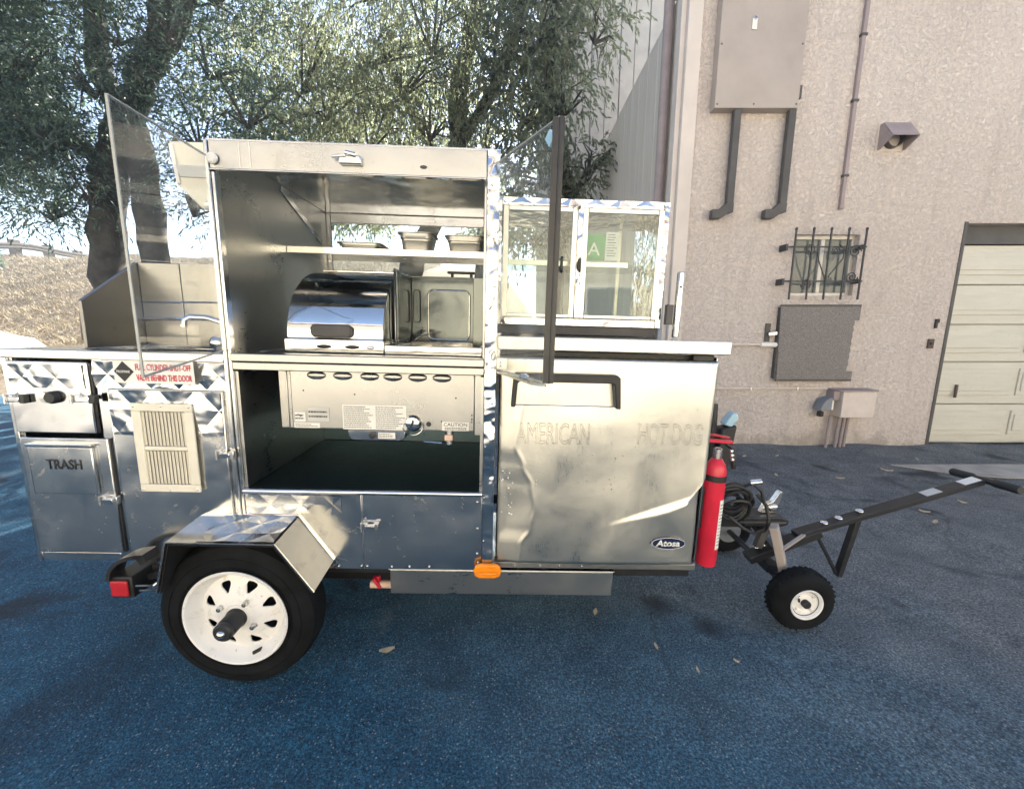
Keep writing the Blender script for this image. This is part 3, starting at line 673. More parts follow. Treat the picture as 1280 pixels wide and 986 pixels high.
t3 = thing('leafy_tree', 'leafy tree with pale green sprays in front of the pale building', 'tree', (.7, 6.9, 0))
limb([(.75, 6.9, 0), (.74, 6.9, 1.6), (.76, 6.9, 2.5), (.86, 6.9, 3.3), (.72, 6.9, 4.2), (.6, 6.9, 5.3), (.7, 6.9, 7.0)], .15, .06, .02).build('trunk', 'bark', t3)
limb([(.76, 6.9, 2.55), (1.1, 6.8, 2.95), (1.35, 6.7, 3.05)], .08, .03, .02).build('limb', 'bark', t3)
limb([(.83, 6.9, 3.1), (1.2, 6.8, 3.55), (1.6, 6.6, 3.9)], .08, .03, .02).build('limb', 'bark', t3)
b3 = [(.2, 6.7, 4.6, .6, .6, .9, 2600), (.35, 6.7, 5.6, .7, .7, .8, 2600), (.8, 6.6, 4.5, .4, .5, .5, 600), (1.15, 6.6, 3.55, .38, .4, .45, 520), (.5, 6.7, 3.5, .5, .5, .5, 1100), (1.2, 6.6, 5.4, .45, .5, .4, 500), (.35, 6.8, 2.7, .5, .5, .5, 1000), (1.3, 6.7, 6.4, .6, .7, .5, 900)]
leaves('crown', 'pepper', t3, b3, (.07, .13), .32, .7); twigs(t3, b3, 7)

t4 = thing('far_tree', 'hazy far tree mass between the trunks beyond the cart', 'tree', (-1, 15, 1))
limb([(-1.2, 15, .3), (-1.1, 15, 4), (-.8, 15, 8)], .28, .1, .04).build('trunk', 'bark', t4)
b4 = [(-7, 14, 8.4, 3, 2, 2.0, 4200), (-3.2, 14, 7.6, 2.6, 2, 2.2, 4200), (.2, 14, 6.9, 2.4, 2, 2.2, 2800), (-1.2, 14, 10.6, 4.5, 2, 1.6, 1300), (-5.2, 14.5, 4.9, 1.3, 1, .7, 900), (-.4, 14.5, 4.7, 1.4, 1, .9, 1500), (2.4, 14, 7.4, 1.4, 1.5, 2.0, 900)]
leaves('crown', 'pepper', t4, b4, (.12, .22), .4, .8, (4, 8)); twigs(t4, b4, 7, .03)
bu = thing('bush', 'small green bush by the guardrail at the left edge', 'bush', (-23.4, 18.5, 3.5))
leaves('foliage', 'olive', bu, [(-23.6, 18.5, 4.1, .6, .6, .8, 900)], (.12, .2), .4, .2, (3, 6)); MB().tube([(-23.5, 18.5, 3.0), (-23.6, 18.5, 4.2)], [.06, .02], 6).build('stem', 'bark', bu)

# ------------------------------------------------------------------ the hot dog cart
C = thing('hot_dog_cart', 'quilted stainless steel hot dog cart on a trailer with white spoked wheel', 'food cart', (-.5, 0, 0), frame='cart')
FY = 0.0
# --- left sink module
sh = MB()
sh.box(-1.638, -1.618, .004, .76, .358, 1.058)           # left side sheet
sh.box(-.955, -.947, .03, .76, .358, 1.058)
sh.box(-1.616, -.957, .74, .76, .358, 1.058); sh.box(-1.616, -.957, .03, .738, .358, .366)
sh.build('cabinet_shell', 'panel', C)
box('face_strip', 'mirror', C, -1.643, -1.628, -.004, .0035, .36, 1.058)
box('face_strip', 'mirror', C, -1.363, -1.329, -.001, .0035, .36, 1.055)
box('bottom_strip', 'mirror', C, -1.627, -1.364, -.001, .0035, .36, .390)
box('top_rail', 'brushed', C, -1.65, -.944, -.012, .02, 1.058, 1.0865, bevel=.003)
# counter top with the sink well
ct = MB(); ct.box(-1.648, -1.478, .021, .77, 1.072, 1.085); ct.box(-1.477, -.944, .021, .075, 1.072, 1.0848); ct.box(-1.477, -.944, .33, .77, 1.072, 1.0848)
ct.build('counter_top', 'chrome', C, .002)
sk = MB(); sk.box(-1.477, -.95, .076, .09, .93, 1.075); sk.box(-1.477, -.95, .315, .329, .93, 1.075); sk.box(-1.477, -1.465, .09, .315, .93, 1.075); sk.box(-.962, -.95, .09, .315, .93, 1.075); sk.box(-1.465, -.962, .09, .315, .92, .93)
sk.box(-1.235, -1.222, .09, .315, .93, 1.06)
snk = sk.build('sink', 'mirror', C, .003)
sp = MB(); sp.prism([(.09, 1.086), (.09, 1.243), (.315, 1.398), (.33, 1.398), (.33, 1.086)], 'x', -1.474, -1.462); sp.build('splash_guard', 'darksteel', C, .002)  # left panel's shade from its facing is put into the steel colour
MB().box(-1.461, -1.3065, .318, .329, 1.086, 1.398).build('splash_guard', 'galvdark', C, .002)
MB().box(-1.303, -.957, .316, .329, 1.086, 1.400).build('splash_guard', 'galvdark', C, .002)
for z, r in ((1.255, .0035), (1.19, .006)): MB().tube([(-1.46, .312, z - .004), (-1.2, .308, z + .002), (-.96, .312, z - .002)], r, 6).build('fold_line', 'chrome', C)
fa = MB().tube([(-1.055, .20, 1.075), (-1.055, .20, 1.15), (-1.075, .195, 1.182), (-1.12, .18, 1.198), (-1.17, .17, 1.200), (-1.19, .168, 1.19), (-1.195, .168, 1.165)], [.013, .012, .011, .010, .010, .010, .011], 10).build('faucet', 'chrome', C)
MB().ball((-1.085, .17, 1.11), (.028, .02, .026)).cyl((-1.085, .17, 1.075), (-1.085, .17, 1.1), .012).build('tap', 'chrome', fa)

# service door top-left
d1 = MB().box(-1.622, -1.372, -.014, -.004, .818, 1.049).build('service_door', 'mirror', C, .003)
quilt('quilted_sheet', 'quilt', C, -1.612, -1.385, .965, 1.040, -.0155, .105, .105, .004)
box('door_shadow_gap', 'black', C, -1.371, -1.366, -.008, -.002, .82, 1.046)
def latch(x0, x1, z, y, dark=False):
    o = MB().box(x0, x0 + (x1 - x0) * .38, y - .012, y, z - .012, z + .012).build('latch', 'silver', C, .002)
    MB().box(x0 + (x1 - x0) * .3, x1 - (x1 - x0) * .18, y - .020, y - .004, z - .008, z + .008).build('lever', 'chrome', o, .002)
    MB().box(x1 - (x1 - x0) * .25, x1, y - .016, y, z - .014, z + .014).build('keeper', 'black' if dark else 'silver', o, .002)
    MB().tube([(x0 + .008, y - .016, z - .016), (x0 + .008, y - .016, z + .016)], .004, 8).build('pin', 'silver', o)
    return o
latch(-1.628, -1.562, .93, -.015, True); latch(-1.425, -1.345, .934, -.015, True); latch(-1.392, -1.327, .592, -.010); latch(-.995, -.932, .757, -.010); latch(-.535, -.473, .507, -.004)
MB().lathe((-1.483, -.015, .936), (0, -1, 0), [(.020, 0), (.020, .012), (.016, .018), (.0, .018)], 20).build('lock', 'blackplastic', C)
MB().lathe((-1.513, -.015, .934), (0, -1, 0), [(.018, 0), (.016, .005), (.0, .006)], 16).build('lock_plate', 'silver', C)
# trash door
td = MB().box(-1.624, -1.345, -.010, -.003, .395, .800).build('trash_door', 'panel', C, .003)
MB().box(-1.592, -1.388, -.022, -.011, .612, .772).build('trash_flap', 'panel', td, .003)
MB().box(-1.594, -1.386, -.026, -.011, .774, .783).build('flap_hinge', 'chrome', td, .002)
MB().box(-1.598, -1.593, -.016, -.011, .610, .775).build('flap_shadow', 'black', td)
text('TRASH', 'lettering', 'print', C, -1.537, -.0228, .698, .034, .112, weight=.02)
box('hinge_strip', 'black', C, -1.3435, -1.339, -.006, .000, .395, .80, bevel=0)
# right-hand quilted panel, sign and propane door
quilt('quilted_sheet', 'quilt', C, -1.362, -.948, .969, 1.057, -.004, .088, .088, .007)
box('backing_sheet', 'panel', C, -1.362, -.948, .0, .004, .36, 1.057, bevel=0)
sg = MB().box(-1.283, -1.035, -.0205, -.019, .988, 1.0595).build('fuel_sign', 'label', C)
MB().prism([(-1.252, .9925), (-1.2205, 1.0245), (-1.252, 1.0565), (-1.2835 + .003, 1.0245)], 'y', -.0222, -.0207).build('diamond', 'print', sg)
text('PROPANE', 'lettering', 'label', sg, -1.272, -.0228, 1.0205, .008, .041)
text('FUEL CYLINDER SHUT-OFF', 'lettering', 'redprint', sg, -1.214, -.0215, 1.029, .0205, .172, weight=.015)
text('VALVE BEHIND THIS DOOR', 'lettering', 'redprint', sg, -1.214, -.0215, .996, .0205, .172, weight=.015)
pd = MB().box(-1.322, -.962, -.010, -.001, .376, .966).build('propane_door', 'panel', C, .003)
quilt('quilted_sheet', 'quilt', C, -1.318, -.965, .815, .962, -.0115, .13, .15, .006)
box('bottom_strip', 'mirror', C, -1.328, -.948, -.002, -.0005, .358, .374)
vent = MB()

for b_ in ((-1.245, -1.051, .898, .924), (-1.245, -1.051, .626, .652), (-1.245, -1.216, .652, .898), (-1.080, -1.051, .652, .898), (-1.216, -1.080, .768, .782)): vent.box(b_[0], b_[1], -.025, -.0175, b_[2], b_[3])
vg = vent.build('vent_grille', 'cream', C, .003)
slv = MB().box(-.0012, .0012, -.0062, .0062, -.0555, .0555).build('slat', 'cream', vg)
slv_me = slv.data
import itertools
first = True
for z, k in itertools.product((.710, .840), range(12)):
    if first: o = slv; first = False
    else:
        o = slv.copy(); COL.objects.link(o); o.parent = vg
    x = -1.211 + k * .01145
    off = OFF[vg.name]; o.location = (x, -.0205, z); o.rotation_euler = (0, 0, R(62))
slv.data.transform(Matrix.Translation(Vector(OFF[slv.name])))
for o in [c for c in vg.children]: o.location = Vector(o.location) - Vector(OFF[slv.name])
box('vent_backing', 'mauve', C, -1.218, -1.078, -.0165, -.0125, .65, .90, bevel=0)
for x, z in ((-1.235, .914), (-1.061, .914), (-1.235, .636), (-1.061, .636), (-1.148, .916), (-1.148, .634)):
    MB().ball((x, -.025, z), (.004, .002, .004), 8, 6).build('screw', 'silver', C)
# --- L posts
box('corner_post', 'panel', C, -.9465, -.936, -.010, .02, .36, 1.71); box('corner_post', 'panel', C, -.935, -.925, -.004, .02, .34, 1.625)
pr = MB().box(-.118, -.080, -.012, .03, .36, 1.712).build('corner_post', 'wavy', C, .002)
for z in (.46, .62, .80, .98, 1.16, 1.30, 1.47, 1.60): MB().ball((-.112, -.014, z), (.003, .002, .003), 8, 6).build('rivet', 'silver', C)
# --- middle module
box('counter_rail', 'steamer', C, -.924, -.119, -.014, .03, 1.064, 1.090, bevel=.003)
box('counter_rail', 'steamer', C, -.924, -.119, -.006, .03, 1.036, 1.062, bevel=.003)
box('counter_top', 'panel', C, -.924, -.119, .031, .77, 1.07, 1.084)
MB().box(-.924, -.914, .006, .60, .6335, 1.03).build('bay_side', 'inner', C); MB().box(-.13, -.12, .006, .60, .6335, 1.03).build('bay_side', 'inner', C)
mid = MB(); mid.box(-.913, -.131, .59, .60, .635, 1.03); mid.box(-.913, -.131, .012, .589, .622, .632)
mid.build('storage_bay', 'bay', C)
MB().tube([(-.924, -.002, .626), (-.12, -.002, .626)], .009, 12).build('bay_lip', 'chrome', C)
box('lower_panel', 'panel', C, -.924, -.533, -.001, .006, .340, .618); box('lower_panel', 'panel', C, -.529, -.119, -.002, .006, .340, .618)
box('seam_strip', 'inner', C, -.5328, -.5292, .0, .005, .340, .617, bevel=0)
box('underside', 'black', C, -.924, -.119, .0075, .60, .338, .350, bevel=0)
box('rear_body', 'panel', C, -.92, -.12, .605, .76, .34, 1.069)
for x, z in ((-.434, .350), (-.372, .351), (-.302, .352), (-.135, .598), (-.134, .50), (-.134, .405), (-.54, .352), (-.52, .352), (-.13, .37), (-.9, .60), (-.7, .35), (-.62, .35)):
    MB().ball((x, -.003, z), (.0042, .003, .0042), 8, 6).build('rivet', 'silver', C)
# steam cabinet under the counter
st = MB().box(-.828, -.155, .078, .40, .826, 1.032).build('steamer', 'steamer', C, .003)
for x in (-.697, -.608, -.516, -.437, -.352, -.268):
    MB().ball((x, .078, 1.014), (.033, .009, .015), 18, 10).build('louver', 'steamer', st)
box('seam_fold', 'inner', st, -.803, -.797, .074, .0775, .83, 1.03); box('seam_fold', 'inner', st, -.79, -.786, .0755, .0775, .83, 1.03)
box('end_plate', 'inner', C, -.154, -.132, .07, .40, .815, 1.032)
def sticker(x0, x1, z0, z1, rows, cols=1, mat='label', head=0, parent=st, y=.0775, pm='print'):
    o = MB().box(x0, x1, y - .0012, y - .0002, z0, z1).build('sticker', mat, parent)
    m = MB(); rz = (z1 - z0) / (rows + 1)
    for c in range(cols):
        xa = x0 + (x1 - x0) * (c + .04) / cols; xb = x0 + (x1 - x0) * (c + .96) / cols
        for r in range(rows):
            x = xa; zc = z1 - (r + 1) * rz
            end = xb - rng.random() * .35 * (xb - xa)
            while x < end:
                w_ = rng.uniform(.003, .009)
                m.box(x, min(x + w_, end), y - .0018, y - .0013, zc - rz * .17, zc + rz * .17); x += w_ + .0018
    m.build('print_lines', pm, o); return o
sticker(-.614, -.393, .826, .914, 11, 2)
sticker(-.782, -.694, .828, .846, 2); sticker(-.779, -.742, .850, .884, 2, 1, 'label'); MB().prism([(-.772, .858), (-.752, .872), (-.770, .878), (-.758, .868)], 'y', .0748, .0757).build('mark', 'print', st)
sticker(-.734, -.660, .853, .902, 2, 1, 'greylabel')
cs = MB().box(-.268, -.174, .0762, .0772, .828, .860).build('caution_sticker', 'label', st)
text('CAUTION', 'lettering', 'print', cs, -.262, .0756, .844, .0125, .082)
m = MB()
for zz in (.838, .833):
    x = -.258
    while x < -.186: w_ = rng.uniform(.003, .008); m.box(x, x + w_, .0752, .0757, zz - .0012, zz + .0012); x += w_ + .002
m.build('print_lines', 'print', cs)
dl = MB().lathe((-.369, .078, .853), (0, -1, 0), [(.030, 0), (.030, .003), (.025, .010), (.023, .016), (.018, .018), (.0, .018)], 28).build('dial', 'chrome', st)
MB().bar((-.374, .058, .840), (-.364, .058, .866), .007, .010, (0, 1, 0)).build('pointer', 'blackplastic', dl, .001)
MB().tube([(-.40, .07, .85)] + [(-.369 + .036 * math.cos(t), .068, .846 + .034 * math.sin(t)) for t in np.linspace(math.pi, 2.1 * math.pi, 12)] , .002, 6).build('wire_guard', 'chrome', st)
MB().lathe((-.315, .078, .850), (0, -1, 0), [(.009, 0), (.009, .002), (.0, .002)], 14).build('hole', 'black', st)
for x, z in ((-.79, .88), (-.79, .893), (-.745, .96), (-.22, .945), (-.27, .86), (-.164, .87), (-.164, .885), (-.164, .86), (-.57, .95)): MB().ball((x, .078, z), (.003, .002, .003), 8, 6).build('screw', 'duct', st)
# burner tray under it
bt = MB().prism([(-.60, .80), (-.592, .788), (-.58, .784), (-.42, .784), (-.405, .790), (-.40, .80), (-.40, .822), (-.60, .822)], 'y', .085, .16).build('burner_tray', 'mirror', C, .002)
MB().lathe((-.515, .085, .803), (0, -1, 0), [(.011, 0), (.012, .004), (.006, .005), (.0, .005)], 16).build('burner_port', 'black', bt)
sticker(-.495, -.435, .792, .814, 3, 1, 'label', 0, bt, .0848)
MB().tube([(-.335, .09, .825), (-.335, .09, .782), (-.27, .09, .778)], .003, 6).build('gas_line', 'chrome', C)
gv = MB().cyl((-.245, .10, .825), (-.245, .10, .775), .014).ball((-.245, .10, .775), .012).build('gas_valve', 'silver', C)
MB().bar((-.26, .085, .80), (-.232, .085, .80), .008, .02).build('valve_handle', 'pipe', gv, .001)
# --- hood over the middle
box('hood_side', 'inner', C, -.935, -.927, .021, .775, 1.085, 1.708); box('hood_side', 'inner', C, -.128, -.120, .031, .775, 1.085, 1.708)
box('hood_roof', 'mirror', C, -.945, -.112, -.003, .785, 1.709, 1.716)
box('hood_band', 'inner', C, -.934, -.120, -.008, .003, 1.632, 1.7085); box('hood_band_lip', 'chrome', C, -.934, -.120, -.012, .004, 1.627, 1.6315)
for x in (-.845, -.815): box('band_seam', 'chrome', C, x - .0015, x + .0015, -.0095, -.0082, 1.634, 1.706, bevel=0)
la = MB().box(-.553, -.487, -.024, -.0085, 1.652, 1.676).build('hood_latch', 'silver', C, .004)
MB().bar((-.573, -.022, 1.671), (-.53, -.026, 1.674), .006, .008).build('lever', 'silver', la, .002); MB().tube([(-.53, -.028, 1.682), (-.50, -.028, 1.676)], .006, 8).build('hook', 'chrome', la)
MB().ball((-.308, -.009, 1.656), (.011, .004, .005)).build('band_hole', 'duct', C)
MB().lathe((-.922, -.012, 1.658), (0, -1, 0), [(.016, 0), (.016, .004), (.012, .009), (.0, .010)], 20).build('pivot_button', 'white', C)
MB().bar((-.925, .36, 1.695), (-.925, .70, 1.56), .004, .022).build('side_brace', 'panel', C)
bk = MB(); bk.box(-.926, -.905, .76, .775, 1.085, 1.708); bk.box(-.165, -.129, .76, .775, 1.085, 1.708); bk.box(-.904, -.166, .76, .775, 1.665, 1.707); bk.box(-.904, -.166, .76, .775, 1.085, 1.16)
bk.build('back_frame', 'panel', C, .002)
box('back_pane', 'glass', C, -.904, -.166, .766, .770, 1.161, 1.664, bevel=0)
she = MB().box(-.926, -.129, .385, .70, 1.482, 1.486).build('pan_shelf', 'panel', C); MB().box(-.926, -.129, .380, .3845, 1.462, 1.487).build('front_lip', 'panel', she, .001)
# --- acrylic side guards
def guard(name_edge, p0, p1, ztop, zbot, zt1, zb1, edge_mat):
    # p0 hinge (x,y), p1 free edge (x,y)
    d = Vector((p1[0] - p0[0], p1[1] - p0[1], 0)).normalized(); n = Vector((-d.y, d.x, 0)) * .003
    A = [(p0[0], p0[1], zbot), (p1[0], p1[1], zb1), (p1[0], p1[1], zt1), (p0[0], p0[1], ztop)]
    m = MB(); m.add([Vector(a) - n for a in A] + [Vector(a) + n for a in A], [(0, 1, 2, 3), (7, 6, 5, 4), (0, 4, 5, 1), (1, 5, 6, 2), (2, 6, 7, 3), (3, 7, 4, 0)])
    o = m.build('side_guard', 'plexi', C, 0, 0)
    MB().bar(A[3], A[2], .0075, .003).build('polished_edge', 'plexidge', o); MB().bar(A[0], A[1], .0075, .003).build('polished_edge', 'plexidge', o)
    MB().bar(A[1], A[2], .005, .004, d).build('free_edge', edge_mat, o)
    return o
gl = guard('l', (-.940, -.014), (-.862, -.395), 1.665, 1.098, 1.632, 1.064, 'plexidge')
gr_ = guard('r', (-.094, -.016), (.055, -.330), 1.668, 1.064, 1.655, 1.062, 'black')
MB().bar((.0525, -.325, 1.062), (.0525, -.325, 1.655), .026, .012, (0, 1, 0)).build('edge_channel', 'black', gr_)
box('guard_bracket', 'brushed', C, -.079, -.045, -.05, -.013, 1.062, 1.10); 
for z in (1.075, 1.085): MB().ball((-.066, -.052, z), (.004, .003, .004), 8, 6).build('screw', 'silver', C)
pad = MB().prism([(.015, -.30), (-.0, -.26), (-.055, -.11), (-.078, -.05), (-.045, -.05), (.03, -.26), (.05, -.318), (.045, -.325)], 'z', 1.052, 1.058).build('guard_shelf', 'brushed', C)
MB().ball((.0, -.20, 1.062), (.014, .014, .008), 12, 8).build('thumb_nut', 'chrome', C)
tape = MB().bar((.036, -.293, 1.615), (.044, -.309, 1.63), .012, .03).build('tape', 'bluecap', gr_)
# --- fender, wheel, lamps
fp = [(-1.118, .365), (-1.073, .537), (-.745, .535), (-.634, .375)]
fm = MB(); o_ = [(x, z) for x, z in fp]; i_ = [(-1.177, .368), (-1.070, .531), (-.748, .529), (-.642, .373)]
def fstrip(m, P, Q, y0, y1, dz):
    (xa, za), (xb, zb) = P, Q
    nx_, nz_ = (zb - za), -(xb - xa); L = math.hypot(nx_, nz_); t = .003; nx_, nz_ = nx_ / L * t, nz_ / L * t
    m.add([(xa, y1, za), (xb, y1, zb), (xb, y0, zb - dz), (xa, y0, za - dz), (xa + nx_, y1, za + nz_), (xb + nx_, y1, zb + nz_), (xb + nx_, y0, zb - dz + nz_), (xa + nx_, y0, za - dz + nz_)],
          [(0, 1, 2, 3), (7, 6, 5, 4), (0, 4, 5, 1), (1, 5, 6, 2), (2, 6, 7, 3), (3, 7, 4, 0)])
for i, nm in enumerate(('fender_rear', 'fender_top', 'fender_front')):
    m = MB(); fstrip(m, fp[i], fp[i + 1], -.158, -.003, .014); o = m.build(nm, 'panel' if i == 1 else 'galv', C)
    cx_, cz_ = -.91, .30
    q0, q1 = [(cx_ + (x - cx_) * .972, cz_ + (z - cz_) * .972 - .002) for x, z in (fp[i], fp[i + 1])]
    m = MB(); fstrip(m, q0, q1, -.154, -.004, .014); m.build('fender_shade', 'shadefill', o)  # black sheet painted as the shade under the fender
for i in range(3):
    (xa, za), (xb, zb) = fp[i], fp[i + 1]
    MB().bar((xa, -.158, za - .014), (xb, -.158, zb - .014), .004, .004).build('fender_rim', 'panel', C)
MB().tube([(-1.073, -.004, .541), (-.745, -.004, .539), (-.634, -.004, .379)], .0035, 6).build('weld_bead', 'chrome', C)
WC = (-.912, -.06, .233)
wheel = MB().lathe(WC, (0, 1, 0), [(.160, -.046), (.172, -.052), (.190, -.059), (.228, -.057), (.248, -.045), (.257, -.02), (.258, 0), (.257, .02), (.248, .044), (.228, .056), (.165, .050)], 72).build('wheel', 'rubber', C)
MB().lathe(WC, (0, 1, 0), [(.156, -.040), (.166, -.053), (.1695, -.060), (.166, -.064), (.160, -.062), (.154, -.052), (.149, -.040), (.144, -.036), (.139, -.022), (.134, -.018), (.126, -.018)], 72).build('rim', 'rimwhite', wheel)
def spoke_disc():
    Y = lambda r: -.046 if r < .062 else -.046 + (r - .062) * .38
    rs = [.040, .062, .075, .095, .115, .134]
    o = MB().lathe(WC, (0, 1, 0), [(r, Y(r)) for r in rs] + [(r, Y(r) + .004) for r in rs[::-1]], 96, True).build('spoked_disc', 'rimwhite', wheel, smooth=30)
    cut = MB()
    for k in range(8):
        t = R(22 + 45 * k)
        P = [(.083, -.003), (.083, .003), (.106, .0165), (.114, .0170), (.119, .0125), (.1205, 0), (.119, -.0125), (.114, -.0170), (.106, -.0165)]
        cut.prism([(WC[0] + u * math.cos(t) - v * math.sin(t), WC[2] + u * math.sin(t) + v * math.cos(t)) for u, v in P], 'y', WC[1] - .08, WC[1] + .005)
    c = cut.build('cutter', 'rimwhite', wheel, smooth=0)
    bm_ = o.modifiers.new('holes', 'BOOLEAN'); bm_.operation = 'DIFFERENCE'; bm_.object = c; bm_.solver = 'EXACT'
    bpy.context.view_layer.update(); dg = bpy.context.evaluated_depsgraph_get()
    me = bpy.data.meshes.new_from_object(o.evaluated_get(dg)); o.modifiers.clear(); o.data = me
    me.shade_smooth(); me.set_sharp_from_angle(angle=R(30))
    bpy.data.objects.remove(c)
spoke_disc()
MB().lathe((WC[0], WC[1], WC[2]), (0, 1, 0), [(.0, .012), (.166, .012), (.166, .03), (.0, .03)], 40).build('brake_backing', 'black', wheel)
MB().lathe(WC, (0, 1, 0), [(.0, -.052), (.042, -.052), (.044, -.046), (.044, .01)], 32).build('hub_flange', 'white', wheel)
MB().lathe(WC, (0, -1, 0), [(.034, .045), (.034, .058), (.031, .062), (.031, .102), (.028, .107), (.030, .110), (.030, .120), (.024, .126), (.0, .126)], 28).build('hub_cap', 'blackplastic', wheel)
MB().ball((WC[0], WC[1] - .126, WC[2]), (.014, .012, .014)).build('grease_nipple', 'silver', wheel)
for k in range(4):
    t = R(58 + 90 * k); x, z = WC[0] + .060 * math.cos(t), WC[2] + .060 * math.sin(t)
    MB().lathe((x, WC[1] - .044, z), (0, -1, 0), [(.011, 0), (.010, .006), (.0085, .007), (.008, .017), (.0, .019)], 6).build('lug_nut', 'silver', wheel)
MB().tube([(WC[0] + .058, WC[1] - .03, WC[2] - .134), (WC[0] + .046, WC[1] - .056, WC[2] - .128)], .006, 8).build('valve_stem', 'blackplastic', wheel)
quilt('quilted_sheet', 'panel', C, -.921, -.60, .545, .612, -.0018, .105, .105, .003)
qf = quilt('quilted_sheet', 'panel', C, -.99, -.750, .0, .150, 0, .105, .105, .003)
off = OFF[C.name]
for v_ in qf.data.vertices:
    x_, h_, d_ = v_.co.x + off[0], -(v_.co.y + off[1]), v_.co.z + off[2]
    v_.co = (x_ - off[0], -.004 - d_ - off[1], .5395 - .014 * d_ / .155 + h_ - off[2])
for r_s in (.180, .212): MB().lathe(WC, (0, 1, 0), [(r_s - .0015, -.0575), (r_s, -.0605), (r_s + .0015, -.0575)], 72).build('sidewall_rib', 'rubber', wheel)
# axle, frame rails
MB().box(-.97, -.88, .02, .70, .215, .265).build('axle', 'black', C)
for y in (.06, .66): MB().box(-1.15, .66, y, y + .05, .285, .334).build('chassis_rail', 'black', C)
MB().box(-.95, -.90, .06, .70, .266, .284).build('spring', 'black', C)
MB().lathe((-.912, .70, .233), (0, 1, 0), [(.10, -.055), (.238, -.055), (.258, -.02), (.258, .02), (.238, .055), (.10, .055)], 48).build('wheel', 'rubber', C)
MB().box(-.80, -.47, .24, .70, .13, .334).build('under_shade_block', 'shadefill', C, .01)  # added block, keeps light from behind out from under the cart
# tail lamp with arched guard
TX, TZ, TY = -1.275, .325, -.10
tl = MB().box(-1.312, -1.243, TY - .001, TY + .10, .291, .366).build('tail_light', 'blackplastic', C, .004)
MB().box(-1.306, -1.252, TY - .010, TY - .0015, .302, .356).build('lens', 'redlens', tl, .004)
arc = []
for k in range(9):
    t = R(180 - 95 * k / 8); arc.append((-1.205 + .112 * math.cos(t), .355 + .092 * math.sin(t)))
inn = [(-1.205 + .100 * math.cos(R(180 - 95 * k / 8)), .355 + .080 * math.sin(R(180 - 95 * k / 8))) for k in range(9)]
MB().prism(arc + inn[::-1], 'y', TY - .01, TY + .045).build('lamp_guard', 'black', C)
MB().prism([(-1.222, .447), (-1.19, .45), (-1.182, .425), (-1.200, .415)], 'y', TY - .01, TY + .045).build('guard_tab', 'black', C)
MB().bar((-1.243, TY + .06, .33), (-1.10, -.02, .36), .016, .022).build('lamp_bracket', 'black', C)
MB().bar((-1.25, TY + .08, .35), (-1.15, .06, .31), .014, .02).build('lamp_bracket', 'black', C)
for p in ((-1.235, TY + .0, .335), (-1.225, TY - .0, .318)): MB().tube([p, (p[0] + .03, p[1] + .03, p[2] - .02), (p[0] + .07, p[1] + .05, p[2] + .01)], .004, 6).build('wire', 'silver', C)
# amber marker
am = MB().prism([(-.146, .352), (-.138, .372), (-.122, .378), (-.070, .378), (-.054, .372), (-.046, .352), (-.054, .332), (-.070, .326), (-.122, .326), (-.138, .332)], 'y', -.030, -.0135).build('marker_light', 'amber', C, .005)
MB().ball((-.096, -.031, .348), (.040, .008, .006)).build('lens_rib', 'amber', am)
# tray below and drain valve
box('drip_tray', 'inner', C, -.445, .358, .012, .45, .235, .330, bevel=.003); box('tray_flange', 'chrome', C, -.450, .362, .008, .46, .3305, .3345)
dv = MB().cyl((-.545, .10, .21), (-.448, .10, .21), .014).build('drain_pipe', 'pipe', C)
MB().cyl((-.485, .10, .21), (-.447, .10, .21), .010).build('nipple', 'silver', dv); MB().bar((-.53, .09, .245), (-.505, .09, .205), .01, .022, (0, 1, 0)).cyl((-.515, .10, .22), (-.515, .10, .245), .008).build('valve_handle', 'red', dv, .002)
# rail on the fridge side, chrome post
MB().prism([(.634, .335), (.658, .335), (.658, .36), (.634, .36)], 'z', 1.168, 1.43).build('umbrella_post', 'panel', C, .006)
MB().ball((.646, .334, 1.37), (.005, .003, .005), 8, 6).build('post_hole', 'black', C)
box('post_clamp', 'duct', C, .60, .627, .34, .365, 1.22, 1.30)
# tongue and hitch
MB().box(.62, 1.02, .33, .42, .345, .395).build('tongue', 'black', C, .004)
cp = MB().prism([(1.02, .35), (1.20, .352), (1.225, .362), (1.225, .385), (1.19, .40), (1.02, .395)], 'y', .325, .425).build('coupler', 'black', C, .006)
MB().box(1.0, 1.21, .318, .324, .372, .379).build('coupler_edge', 'duct', cp)
MB().prism([(1.115, .40), (1.185, .40), (1.195, .44), (1.205, .50), (1.192, .505), (1.165, .455), (1.13, .44)], 'y', .36, .385).build('coupler_latch', 'silver', cp, .003)
MB().ball((1.17, .357, .425), (.022, .006, .018)).build('latch_pivot', 'silver', cp)
MB().lathe((1.16, .375, .335), (0, 0, 1), [(.0, -.01), (.022, -.01), (.026, .0), (.022, .015), (.0, .018)], 16).build('hitch_ball', 'silver', cp)
box('tongue_bracket', 'black', C, .655, .70, .10, .60, .36, .41)

